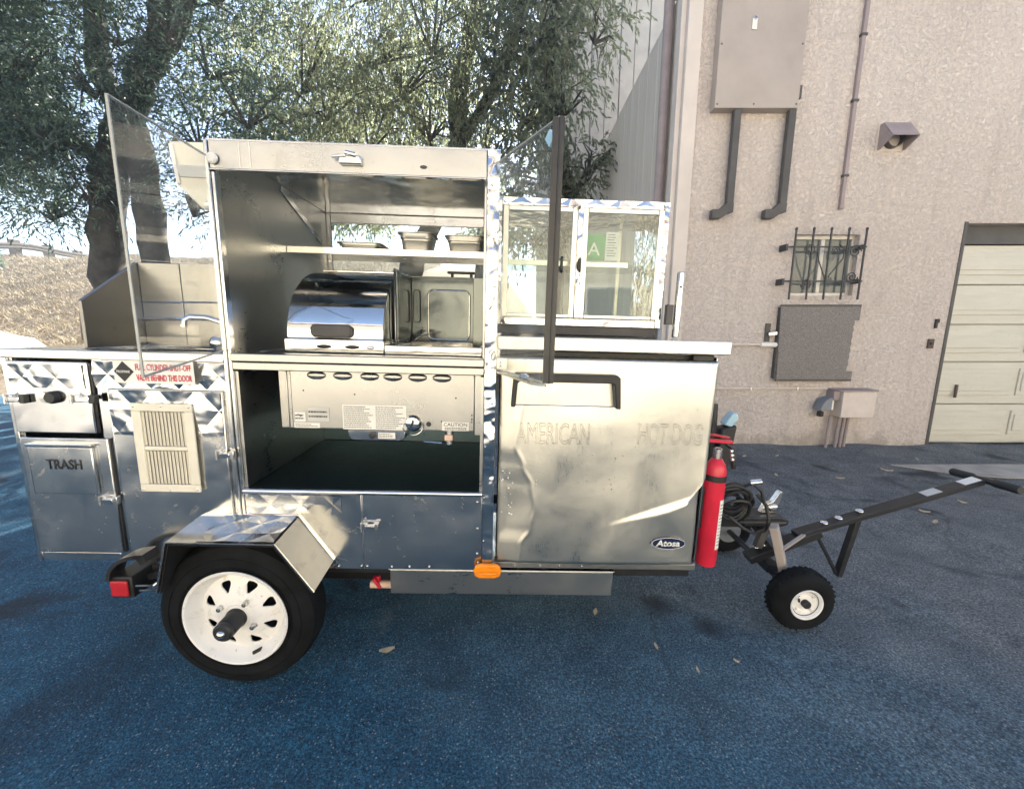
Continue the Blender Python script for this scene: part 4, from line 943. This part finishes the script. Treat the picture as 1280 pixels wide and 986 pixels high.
# ------------------------------------------------------------------ towel dispenser on the hood side
tdn = thing('towel_dispenser', 'beige metal paper towel dispenser hung outside the left of the hood', 'dispenser', (-1.02, .1, 1.54), frame='cart')
MB().prism([(-1.092, 1.725), (-.950, 1.725), (-.950, 1.535), (-1.012, 1.535), (-1.078, 1.600)], 'y', .05, .20).build('body', 'cream', tdn, .006)
MB().prism([(-1.072, 1.655), (-.975, 1.655), (-.975, 1.622), (-1.062, 1.622)], 'y', .0435, .0495).build('window', 'greylabel', tdn)
MB().prism([(-1.088, 1.715), (-1.076, 1.715), (-1.064, 1.604), (-1.074, 1.600)], 'y', .0445, .0495).build('side_fold', 'white', tdn); MB().prism([(-.972, 1.715), (-.955, 1.715), (-.955, 1.54), (-.966, 1.54)], 'y', .0445, .0495).build('side_fold', 'white', tdn)
MB().lathe((-.99, .05, 1.548), (0, -1, 0), [(.006, 0), (.006, .004), (0, .005)], 10).build('lock', 'silver', tdn)

# ------------------------------------------------------------------ undercounter refrigerator
fg = thing('refrigerator', 'dented undercounter stainless refrigerator at the right end of the cart', 'refrigerator', (.28, .3, .34), frame='cart')
body = MB().box(-.070, .652, .052, .74, .345, 1.115).build('cabinet', 'panel', fg, .004)
box('counter_top', 'chrome', fg, -.072, .672, -.008, .765, 1.126, 1.1655, bevel=.004); box('front_edge', 'brushed', fg, -.076, .676, -.022, -.009, 1.124, 1.167, bevel=.003)
box('gasket', 'blackplastic', fg, -.066, .648, .040, .051, .37, 1.118)
box('kick_plate', 'galv', fg, -.074, .650, .0, .039, .349, .372, bevel=.002)
for x in (.0, .09, .16, .24): MB().ball((x, -.001, .361), (.003, .002, .003), 8, 6).build('rivet', 'silver', fg)
box('side_edge', 'mirror', fg, .6535, .6575, .02, .70, .36, 1.112)
MB().box(.57, .64, .01, .035, 1.100, 1.121).build('hinge', 'blackplastic', fg, .003)
def door():
    X0, X1, Z0, Z1 = -.066, .646, .375, 1.102; nx_, nz_ = 150, 150
    cz = [1.15, .958, .876, .801, .734, .663, .587, .509, .445, .36]; cx = [.02, .008, -.002, -.008, .018, .048, .062, .048, .016, .010]
    sm = lambda t: max(0., min(1., t)) ** 2 * (3 - 2 * max(0., min(1., t)))
    def curve(z):
        for i in range(len(cz) - 1):
            if cz[i + 1] <= z <= cz[i]:
                t = (cz[i] - z) / (cz[i] - cz[i + 1]); t = sm(t); return cx[i] + (cx[i + 1] - cx[i]) * t
        return cx[0]
    vs = []; 
    for j in range(nz_ + 1):
        for i in range(nx_ + 1):
            x = X0 + (X1 - X0) * i / nx_; z = Z0 + (Z1 - Z0) * j / nz_; y = -.014; xx = x
            xc = curve(z); u = (x - xc)
            if u < 0: y += .15 * min(-u, .09)
            y -= .0020 * math.exp(-(u / .007) ** 2)
            # crease rising to the right, metal below pushed in
            zl = .540 + (x - .33) * .36 + (max(0, x - .60) ** 1.2) * 2.0
            a_ = sm((x - .28) / .26); s_ = zl - z
            if x > .25:
                w_ = .012 + .020 * a_
                y -= a_ * .0075 * sm(s_ / w_) * (math.exp(-max(0, s_ - w_) / .10))
                xx -= .026 * sm((x - .52) / .12) * sm(s_ / .04) * (1 - .4 * sm(s_ / .25))
            y += .0022 * math.sin(x * 9 + z * 5) + .0014 * math.sin(z * 13 - x * 6 + 1)
            e = min(x - X0, X1 - x, z - Z0, Z1 - z); y += .006 * (1 - sm(e / .008))
            vs.append((xx, y, z))
    fs = [(j * (nx_ + 1) + i, j * (nx_ + 1) + i + 1, (j + 1) * (nx_ + 1) + i + 1, (j + 1) * (nx_ + 1) + i) for j in range(nz_) for i in range(nx_)]
    m = MB().add(vs, fs); b = len(m.v)
    # rim back to the gasket
    ring = [i for i in range(nx_ + 1)] + [j * (nx_ + 1) + nx_ for j in range(1, nz_ + 1)] + [nz_ * (nx_ + 1) + i for i in range(nx_ - 1, -1, -1)] + [j * (nx_ + 1) for j in range(nz_ - 1, 0, -1)]
    back = [(m.v[k][0], .038, m.v[k][2]) for k in ring]; m.v += back; n = len(ring)
    m.f += [(ring[k], b + k, b + (k + 1) % n, ring[(k + 1) % n]) for k in range(n)]
    return m.build('door', 'brushed', fg, 0, 60)
dr = door()
hd = MB().prism([(-.030, .944), (-.024, 1.046), (-.018, 1.052), (.306, 1.052), (.316, 1.044), (.323, .944), (.308, .944), (.298, 1.022), (.292, 1.026), (-.004, 1.026), (-.010, 1.022), (-.016, .944)], 'y', -.052, -.012)
hd.build('handle', 'blackplastic', dr, .003)
MB().prism([(-.018, .948), (.310, .948), (.296, 1.024), (-.008, 1.024)], 'y', -.020, -.014).build('handle_pocket', 'brushed', dr)
MB().tube([(-.018, -.022, .947), (.31, -.022, .947)], .002, 6).build('pocket_lip', 'chrome', dr)
text('AMERICAN', 'faded_lettering', 'ghost', dr, -.010, -.0195, .815, .072, .245, outline=.008)
text('HOT DOG', 'faded_lettering', 'ghost', dr, .400, -.0185, .820, .072, .215, outline=.008)
el = [(.533 + .061 * math.cos(2 * math.pi * k / 40), .466 + .0235 * math.sin(2 * math.pi * k / 40)) for k in range(40)]
bdg = MB().prism(el, 'y', -.024, -.006).build('badge', 'navy', dr, .001)
rim_ = MB(); rim_.tube([(.533 + .0585 * math.cos(2 * math.pi * k / 40), -.0245, .466 + .021 * math.sin(2 * math.pi * k / 40)) for k in range(41)], .0009, 5, False); rim_.build('badge_rim', 'label', bdg)
text('Atosa', 'lettering', 'label', bdg, .489, -.0250, .455, .024, .084, shear=.15, weight=.03)
m = MB()
for k in range(20):
    x = rng.uniform(.02, .36); z = rng.choice((.675, .70, .76, .775, .70)) + rng.gauss(0, .012); s_ = rng.uniform(.001, .0028)
    m.ball((x, -.016 - .0012 * math.sin(x * 9), z), (s_, .0035, s_ * 1.3), 6, 4)
m.build('grime_specks', 'ghost', dr)['kind'] = 'stuff'
m = MB()
for k in range(16):
    x = rng.uniform(-.055, -.015); z = rng.uniform(.56, .72); s_ = rng.uniform(.0015, .004); m.ball((x, -.012, z), (s_, .003, s_), 6, 4)
m.build('paint_specks', 'label', dr)['kind'] = 'stuff'
for x, z in ((.02, .36), (.60, .36), (.02, .70)): pass
for x in (.06, .60): MB().cyl((x, .12, .345), (x, .12, .318), .018).build('foot', 'black', fg)

# ------------------------------------------------------------------ glass display case
dc = thing('display_case', 'two door glass display case trimmed in quilted steel on the fridge top', 'display case', (.26, .42, 1.17), frame='cart')
CY = .40
cf = MB(); cf.box(-.092, -.074, CY, .76, 1.205, 1.704); cf.box(.578, .602, CY, .76, 1.205, 1.704); cf.box(-.073, .577, CY, .76, 1.672, 1.704); cf.box(-.073, .577, CY, .76, 1.205, 1.235)
cf.build('frame', 'wavy', dc, .002)
quilt('quilted_trim', 'mirror', dc, -.070, .575, 1.676, 1.702, CY - .001, .10, .06, .003)
quilt('quilted_trim', 'mirror', dc, -.070, .575, 1.208, 1.233, CY - .001, .10, .06, .003)

box('base_rail', 'duct', dc, -.085, .59, CY + .02, .75, 1.1675, 1.204, bevel=.002)
for xa, xb, hx in ((-.070, .228, .176), (.248, .574, .26)):
    d = MB(); d.box(xa, xa + .022, CY - .018, CY - .008, 1.238, 1.668); d.box(xb - .022, xb, CY - .018, CY - .008, 1.238, 1.668); d.box(xa + .0225, xb - .0225, CY - .018, CY - .008, 1.65, 1.668); d.box(xa + .0225, xb - .0225, CY - .018, CY - .008, 1.238, 1.252)
    dd = d.build('glass_door', 'brushed', dc, .002)
    box('pane', 'glass', dd, xa + .020, xb - .020, CY - .014, CY - .011, 1.25, 1.652, bevel=0)
MB().prism([(.228, 1.238), (.251, 1.238), (.246, 1.672), (.226, 1.672)], 'y', CY - .028, CY - .019).build('mullion', 'wavy', dc, .002)
MB().box(.224, .234, CY - .035, CY - .029, 1.658, 1.668).build('catch', 'duct', dc)
for x in (.170, .243): MB().tube([(x, CY - .02, 1.42), (x - .004, CY - .045, 1.43), (x - .004, CY - .047, 1.465), (x, CY - .02, 1.475)], .006, 8).build('pull_handle', 'black', dc)
shf = MB().box(-.072, .56, CY + .05, .73, 1.463, 1.466).build('glass_shelf', 'glass', dc); box('shelf_edge', 'brushed', dc, -.072, .46, CY + .046, CY + .0495, 1.452, 1.474)
box('back_post', 'brushed', dc, .49, .506, .735, .75, 1.236, 1.67); box('back_pane', 'glass', dc, -.073, .577, .752, .755, 1.236, 1.671, bevel=0)
box('side_pane', 'glass', dc, .603, .606, CY + .03, .73, 1.25, 1.66, bevel=0)
ac = tag(MB().box(.262, .352, .425, .427, 1.476, 1.578).build('grade_card', 'green', None), 'green grade card with a white letter A inside the display case', 'card')
ac.matrix_world = CART; OFF[ac.name] = (0, 0, 0)
text('A', 'lettering', 'paper', ac, .282, .4244, 1.496, .050, .050)
nt = tag(MB().box(.356, .410, .430, .432, 1.478, 1.590).build('permit_notice', 'paper', None), 'grey printed permit sheet beside the green grade card', 'notice'); nt.matrix_world = CART; OFF[nt.name] = (0, 0, 0)
m = MB()
for k in range(9):
    z = 1.58 - k * .0105; m.box(.362, .404 - rng.random() * .014, .4290, .4297, z - .0012, z + .0012)
m.build('print_lines', 'duct', nt)

# ------------------------------------------------------------------ food warmers on the counter
rw = thing('roll_top_warmer', 'closed roll top chafing warmer with a curved mirror lid', 'food warmer', (-.67, .35, 1.085), frame='cart')
RX0, RX1 = -.835, -.492
arc = [(.165 + .31 - .31 * math.cos(R(a)), 1.135 + .262 * math.sin(R(a))) for a in range(0, 95, 5)]
lid = MB().prism(arc + [(.50, 1.397), (.50, 1.135)], 'x', RX0, RX1).build('roll_lid', 'chrome', rw, .002, 25)
MB().box(RX0 - .006, RX1 + .004, .155, .50, 1.087, 1.134).build('base', 'mirror', rw, .003)
MB().tube([(RX0, y_, z_) for y_, z_ in [arc[0]]] + [(RX1, arc[0][0], arc[0][1])], .004, 8).build('lid_lip', 'chrome', rw)
MB().box(RX1 + .0045, RX1 + .012, .30, .52, 1.10, 1.405).build('end_plate', 'inner', rw, .004)
MB().box(RX0 + .02, RX1 + .012, .44, .52, 1.399, 1.406).build('top_trim', 'chrome', rw, .002)
hh = MB(); pts = [(-.742, 1.150), (-.735, 1.140), (-.61, 1.140), (-.600, 1.150), (-.600, 1.178), (-.612, 1.187), (-.735, 1.187), (-.745, 1.172)]
hh.prism(pts, 'y', .146, .168).build('handle', 'duct', rw, .008, seg=3)
for x in (-.72, -.62): MB().cyl((x, .16, 1.163), (x, .18, 1.163), .012).build('handle_stud', 'chrome', rw)
for x in (-.70, -.60, -.535): MB().ball((x, .153, 1.108), (.026 if x < -.55 else .014, .006, .007)).build('vent_slot', 'black' if x < -.55 else 'silver', rw)

ow = thing('open_food_warmer', 'open stainless food warmer with its embossed lid raised beside the roll top', 'food warmer', (-.32, .35, 1.085), frame='cart')
w_ = MB(); w_.box(-.478, -.470, .30, .545, 1.087, 1.392); w_.box(-.190, -.140, .43, .545, 1.087, 1.392); w_.box(-.469, -.191, .53, .545, 1.087, 1.40); w_.box(-.469, -.191, .43, .529, 1.386, 1.392)
w_.build('back_box', 'darkmirror', ow, .002)
def rrect(x0, x1, z0, z1, r, n=6):
    P = []
    for cx, cz, a0 in ((x1 - r, z1 - r, 0), (x0 + r, z1 - r, 90), (x0 + r, z0 + r, 180), (x1 - r, z0 + r, 270)):
        P += [(cx + r * math.cos(R(a0 + 90 * k / n)), cz + r * math.sin(R(a0 + 90 * k / n))) for k in range(n + 1)]
    return P
P = rrect(-.395, -.212, 1.13, 1.345, .025)
MB().prism(P, 'y', .518, .529).build('embossed_lid', 'darkmirror', ow, .004)
MB().tube([(x, .519, z) for x, z in P + [P[0]]], .0032, 8, False).build('bead', 'chrome', ow)
P = rrect(-.462, -.43, 1.20, 1.345, .015); MB().prism(P, 'y', .520, .529).build('embossed_lid', 'darkmirror', ow, .004)
wl_ = MB(); wl_.box(-.485, -.135, .15, .165, 1.086, 1.118); wl_.box(-.485, -.135, .52, .529, 1.086, 1.12); wl_.box(-.485, -.47, .1655, .519, 1.086, 1.115); wl_.box(-.15, -.135, .1655, .519, 1.086, 1.115)
wl_.build('well_frame', 'mirror', ow, .003)
MB().box(-.469, -.151, .166, .519, 1.0865, 1.092).build('well_floor', 'mirror', ow)
MB().bar((-.47, .20, 1.125), (-.36, .42, 1.16), .02, .004).build('utensil', 'chrome', ow, .001); MB().bar((-.42, .19, 1.122), (-.40, .44, 1.17), .03, .004).build('utensil', 'chrome', ow, .001)
MB().bar((-.30, .45, 1.412), (-.185, .45, 1.412), .018, .010).cyl((-.28, .45, 1.39), (-.28, .45, 1.41), .006).cyl((-.2, .45, 1.39), (-.2, .45, 1.41), .006).build('lid_handle', 'blackplastic', ow, .003)

# pans on the shelf
def pan(x0, x1, h, y0, y1, label):
    o = thing('food_pan', label, 'pan', ((x0 + x1) / 2, (y0 + y1) / 2, 1.487), 'steel pans on the hood shelf', 'cart')
    t = .007; z0, z1 = 1.4875, 1.487 + h; w = .0016
    vs = []; 
    def ring(dx, z, rad): return [(a, b, z) for a, b in rrect(x0 + dx, x1 - dx, y0 + dx, y1 - dx, rad, 5)]
    t = .014
    rings = [ring(t, z0, .02), ring(t * .5, z0 + h * .70, .026), ring(.003, z0 + h * .74, .028), ring(.002, z1, .028), ring(.004, z1, .027), ring(.006, z0 + h * .74, .026), ring(t + .003, z0 + .003, .018)]
    K = len(rings[0])
    V = [p for r in rings for p in r]; F = [(i * K + k, i * K + (k + 1) % K, (i + 1) * K + (k + 1) % K, (i + 1) * K + k) for i in range(len(rings) - 1) for k in range(K)]
    F += [tuple(range(K - 1, -1, -1)), tuple(range(6 * K, 7 * K))]
    MB().add(V, F).build('basin', 'pansteel', o, 0, 50)
    V = [(a, b, z) for z in (z1 + .001, z1 + .004) for q in (rrect(x0 - .008, x1 + .008, y0 - .008, y1 + .008, .034, 5), rrect(x0 + .005, x1 - .005, y0 + .005, y1 - .005, .026, 5)) for a, b in q]
    F = []
    for k in range(K):
        k2 = (k + 1) % K; F += [(k, k2, K + k2, K + k), (2 * K + k, 3 * K + k, 3 * K + k2, 2 * K + k2), (k, 2 * K + k, 2 * K + k2, k2), (K + k, K + k2, 3 * K + k2, 3 * K + k)]
    MB().add(V, F).build('rim', 'pansteel', o, 0, 50)
    return o
pan(-.752, -.580, .030, .44, .62, 'shallow steel pan at the left of the hood shelf')
pan(-.502, -.362, .076, .44, .58, 'deep square pale steel pan in the middle of the hood shelf')
pan(-.306, -.150, .070, .44, .62, 'wide deep steel pan at the right of the hood shelf by the post')

# ------------------------------------------------------------------ extinguisher, tube and cable at the fridge end
EX, EYy = .757, .13
ex = thing('fire_extinguisher', 'red fire extinguisher strapped to the right side of the refrigerator', 'fire extinguisher', (EX, EYy, .30), frame='cart')
MB().lathe((EX, EYy, 0), (0, 0, 1), [(.0, .300), (.036, .300), (.039, .306), (.039, .66), (.0375, .685), (.031, .708), (.022, .722), (.017, .730), (.0, .730)], 40).build('cylinder', 'red', ex)
MB().lathe((EX, EYy, 0), (0, 0, 1), [(.0395, .645), (.0405, .645), (.0405, .668), (.0395, .668)], 40, True).build('strap', 'blackplastic', ex)
MB().lathe((EX, EYy, 0), (0, 0, 1), [(.016, .728), (.016, .765), (.010, .77), (.0, .77)], 16).build('valve', 'silver', ex)
MB().bar((EX - .06, EYy - .005, .800), (EX + .045, EYy - .01, .795), .02, .012).build('grip', 'red', ex, .003); MB().bar((EX - .055, EYy - .005, .825), (EX + .03, EYy - .01, .812), .018, .008).build('lever', 'redlens', ex, .002)
MB().tube([(EX + .02, EYy - .01, .79), (EX + .05, EYy - .02, .77), (EX + .045, EYy - .03, .72), (EX + .052, EYy - .025, .70)], .009, 8).build('hose', 'blackplastic', ex)
for k in range(4): MB().ball((EX + .034 + .004 * k, EYy - .03, .765 - .016 * k), (.007, .007, .009), 8, 6).build('chain_link', 'silver', ex)
lab = MB(); n = 10; r_ = .0396
V = [(EX + r_ * math.cos(R(-75 + 60 * k / n)), EYy + r_ * math.sin(R(-75 + 60 * k / n)), z) for z in (.375, .575) for k in range(n + 1)]
lab.add(V, [(k, k + 1, n + 2 + k, n + 1 + k) for k in range(n)]).build('label', 'label', ex); lab_ = MB(); r2 = .0400
for k in range(13):
    z = .392 + k * .0135
    for q in range(5):
        t0, t1 = R(-70 + q * 9.5), R(-70 + q * 9.5 + rng.uniform(4, 8.5))
        lab_.add([(EX + r2 * math.cos(t0), EYy + r2 * math.sin(t0), z), (EX + r2 * math.cos(t1), EYy + r2 * math.sin(t1), z), (EX + r2 * math.cos(t1), EYy + r2 * math.sin(t1), z + .004), (EX + r2 * math.cos(t0), EYy + r2 * math.sin(t0), z + .004)], [(0, 1, 2, 3)])
lab_.build('print_lines', 'duct', ex)
MB().box(.658, EX - .04, EYy - .015, EYy + .02, .45, .62).build('wall_bracket', 'black', ex, .003)

tb = thing('black_tube', 'tall black tapered tube with a pale blue cap behind the extinguisher', 'tube', (.885, .33, .40), frame='cart')
MB().prism([(.845, .40), (.885, .40), (.925, .80), (.925, .815), (.862, .80)], 'y', .30, .36).build('body', 'blackplastic', tb, .008)
MB().prism([(.872, .815), (.905, .805), (.93, .835), (.925, .865), (.905, .868)], 'y', .305, .35).build('cap', 'bluecap', tb, .006)
MB().tube([(.845, .34, .60), (.84, .33, .80), (.838, .33, .90)], [.016, .014, .010], 8).build('strap', 'black', tb)

cc = thing('cable_coil', 'untidy coil of black cable hung on the trailer tongue', 'cable', (.99, .30, .42), frame='cart')
def coil(n, seed):
    r = random.Random(seed); out = []
    for k in range(n):
        rad = r.uniform(.055, .085); cx, cy, cz = .945 + r.gauss(0, .012), .30 + r.gauss(0, .02), .475 + r.gauss(0, .015); tx, ty = r.uniform(-.5, .5), r.uniform(-.6, .2)
        pts = [(cx + rad * math.cos(t) * (1 + .1 * math.sin(3 * t + k)), cy + rad * math.sin(t) * math.sin(ty) + .2 * rad * math.cos(t) * tx, cz + rad * .95 * math.sin(t)) for t in np.linspace(0, 2 * math.pi, 25)]
        out.append(pts)
    return out
m = MB()
for pts in coil(11, 4): m.tube(pts, .0065, 6, False)
m.build('loops', 'blackplastic', cc)
MB().tube([(.96, .30, .54), (1.0, .27, .575), (1.03, .25, .55), (1.045, .25, .50)], .007, 8).build('plug_lead', 'blackplastic', cc)
MB().tube([(.90, .24, .44), (.95, .22, .40), (1.0, .22, .375), (1.055, .23, .385), (1.07, .24, .43), (1.055, .25, .49), (1.02, .26, .53)], .007, 8).build('loose_loop', 'blackplastic', cc)
MB().cyl((.99, .27, .578), (1.03, .26, .588), .012).build('plug', 'silver', cc)

# ------------------------------------------------------------------ trailer dolly
td_ = thing('trailer_dolly', 'black two wheeled hand trailer dolly with pneumatic tyres and T handle', 'trailer dolly', (1.12, 1.66, 0))
def dolly_wheel(y, s):
    c = (1.150, y, .127)
    tw = MB().lathe(c, (0, s, 0), [(.050, -.034), (.068, -.040), (.093, -.042), (.111, -.037), (.121, -.025), (.1255, -.009), (.1255, .009), (.121, .025), (.111, .037), (.093, .042), (.068, .040), (.050, .034)], 48).build('wheel', 'rubber', td_)
    tr = MB()
    for k in range(26):
        for sgn in (-1, 1):
            t = 2 * math.pi * (k + .25 * sgn) / 34
            p = Vector((c[0] + .1235 * math.cos(t), y + sgn * .016, c[2] + .1235 * math.sin(t))); u = Vector((math.cos(t), 0, math.sin(t))); d = Vector((-math.sin(t) * .7, sgn * .7, math.cos(t) * .7)).normalized()
            tr.bar(p - d * .010, p + d * .010, .009, .005, u)
    tr.build('tread_blocks', 'rubber', tw)
    rm = MB().lathe(c, (0, s, 0), [(.064, -.042), (.062, -.046), (.057, -.044), (.050, -.030), (.032, -.024), (.020, -.029), (.0, -.029)], 36).build('rim', 'rimwhite', tw)
    MB().lathe(c, (0, s, 0), [(.0, .03), (.06, .03), (.06, .038), (.0, .038)], 30).build('rim_back', 'greymetal', tw)
    MB().lathe(c, (0, -s, 0), [(.016, .026), (.016, .044), (.012, .048), (.0, .048)], 18).build('hub', 'blackplastic', tw)
    for k in range(4):
        t = R(40 + 90 * k); MB().ball((c[0] + .041 * math.cos(t), y - s * .028, c[2] + .041 * math.sin(t)), (.006, .005, .006), 8, 6).build('bolt', 'silver', tw)
    MB().tube([(c[0] - .024, y - s * .03, c[2] + .016), (c[0] - .036, y - s * .046, c[2] + .018)], .004, 6).build('valve_stem', 'blackplastic', tw)
dolly_wheel(1.44, 1); dolly_wheel(2.0, -1)
MB().cyl((1.150, 1.47, .127), (1.150, 1.97, .127), .014, n=12).build('axle', 'black', td_)
MB().bar((1.145, 1.60, .150), (1.145, 1.72, .150), .05, .04).build('axle_clamp', 'black', td_, .003)
bar = MB().bar((1.06, 1.655, .168), (1.36, 1.652, .300), .060, .034).build('draw_bar', 'black', td_, .003)
MB().bar((1.26, 1.652, .284), (2.005, 1.630, .545), .050, .024).build('handle_bar', 'black', td_, .003)
for t in (.12, .22): MB().ball((1.06 + .3 * t, 1.655, .207 + .115 * t), (.013, .013, .008)).build('bolt', 'silver', td_)
for t in (.16, .24, .54, ): MB().ball((1.26 + .76 * t if t < .5 else 1.53, 1.648, (.284 + .276 * t + .014) if t < .5 else .397), (.016, .016, .009)).build('bolt', 'silver', td_)
hs = MB(); d = (Vector((2.005, 1.630, .545)) - Vector((1.26, 1.652, .284)))
for t0, t1, nm in ((.70, .78, 'greylabel'), (.90, .985, 'label')):
    a0 = Vector((1.26, 1.652, .2975)) + d * t0; a1 = Vector((1.26, 1.652, .2975)) + d * t1
    MB().bar(a0, a1, .040, .0015).build('warning_label', nm, td_)
MB().tube([(2.008, 1.50, .560), (2.018, 1.62, .549), (2.03, 1.75, .538)], .013, 12).build('t_handle', 'black', td_)
for ya, yb in ((1.49, 1.585), (1.665, 1.76)): MB().tube([(2.008 + (q_ - 1.5) * .088, q_, .560 - (q_ - 1.5) * .088) for q_ in (ya, ya + .006, yb - .006, yb)], [.014, .0175, .0175, .014], 14).build('grip', 'blackplastic', td_)
MB().bar((1.525, 1.648, .370), (1.475, 1.648, .085), .030, .022, (1, 0, 0)).build('stand', 'black', td_, .002)
MB().bar((1.345, 1.648, .300), (1.470, 1.648, .092), .016, .012, (1, 0, 0)).build('stand', 'black', td_, .002)
MB().bar((1.07, 1.52, .395), (1.135, 1.50, .150), .050, .030, (.8, -.6, 0)).build('lift_strut', 'cabinet', td_, .003)
MB().bar((1.10, 1.655, .22), (1.15, 1.68, .325), .03, .03, (1, 0, 0)).build('ball_post', 'black', td_, .002)
MB().bar((1.07, 1.78, .36), (1.17, 1.62, .21), .025, .02).build('brace', 'black', td_, .002)
MB().bar((1.10, 1.50, .30), (1.32, 1.655, .292), .012, .010).build('brace', 'cabinet', td_)

# ------------------------------------------------------------------ fallen leaves
LG = 'fallen dry leaves on the asphalt'
def leaf(x, y, s, rot, label, mat='leafdry'):
    n = 6; V = []; 
    for i in range(n + 1):
        t = i / n; w = math.sin(math.pi * min(1, t * .96 + .02)) ** .8 * .22 * s; zc = .006 + .018 * s / .05 * abs(t - .5) ** 1.5
        V += [(s * (t - .5), -w, zc + .006), (s * (t - .5), 0, zc), (s * (t - .5), w, zc + .008)]
    F = [(i * 3 + k, i * 3 + k + 1, i * 3 + k + 4, i * 3 + k + 3) for i in range(n) for k in range(2)]
    o = MB().add(V, F).build('dry_leaf', mat, None); o.location = (x, y, .004); o.rotation_euler = (0, 0, rot)
    sd = o.modifiers.new('thick', 'SOLIDIFY'); sd.thickness = .001
    return tag(o, label, 'leaf', LG)
leaf(-.463, 1.30, .055, .3, 'lone curled tan leaf on dark asphalt below the drip tray')
leaf(.35, 1.50, .04, 1.2, 'thin tan leaf on the asphalt below the refrigerator')
spots = [(2.592, 2.284, .06, 'tan', 'nearest the dolly handle of the leaves on the open asphalt'), (3.069, 2.564, .05, 'pale', 'on the asphalt below the T handle grip'),
    (3.114, 3.169, .08, 'long cream', 'on the asphalt in front of the mesh screen'), (2.587, 2.994, .06, 'small buff', 'beside the coupler latch of the trailer'), (2.126, 3.062, .06, 'tan', 'just behind the black cable coil'),
    (2.14, 3.537, .05, 'buff', 'against the stucco behind the extinguisher'), (2.668, 2.422, .055, 'thin pale', 'on the asphalt over the dolly handle bar'), (2.45, 3.55, .05, 'brown', 'by the wall under the mesh screen'),
    (3.65, 3.45, .05, 'tan', 'between the wall conduits and the concrete strip'), (3.3, 2.2, .05, 'cream', 'at the far right edge under the T handle')]
for x, y, s_, c_, w__ in spots: leaf(x, y, s_, rng.uniform(0, 6.28), c_ + ' dry leaf ' + w__)
for x, y, s_, w__ in ((.541, 1.319, .03, 'below the drip tray right end'), (.649, 1.214, .025, 'in front of the fridge corner'), (.806, 1.254, .02, 'between the fridge and the dolly wheel'), (-.75, .80, .03, 'in front of the white spoked wheel')):
    leaf(x, y, s_, rng.uniform(0, 6.28), 'pale leaf fragment on dark asphalt ' + w__)

# ------------------------------------------------------------------ sunlit haze
a = N('haze air'); a.t.nodes.remove(a.b)
v = a.n('ShaderNodeVolumePrincipled'); v.inputs['Color'].default_value = (1, .98, .93, 1); v.inputs['Density'].default_value = .0065; v.inputs['Anisotropy'].default_value = .62
a.l(v.outputs[0], a.out.inputs['Volume']); M['haze'] = a.m
hz = MB().box(-50, 42, -22, 48, -1.1, 13.6).build('haze', 'haze', None, 0, 0); hz['kind'] = 'stuff'
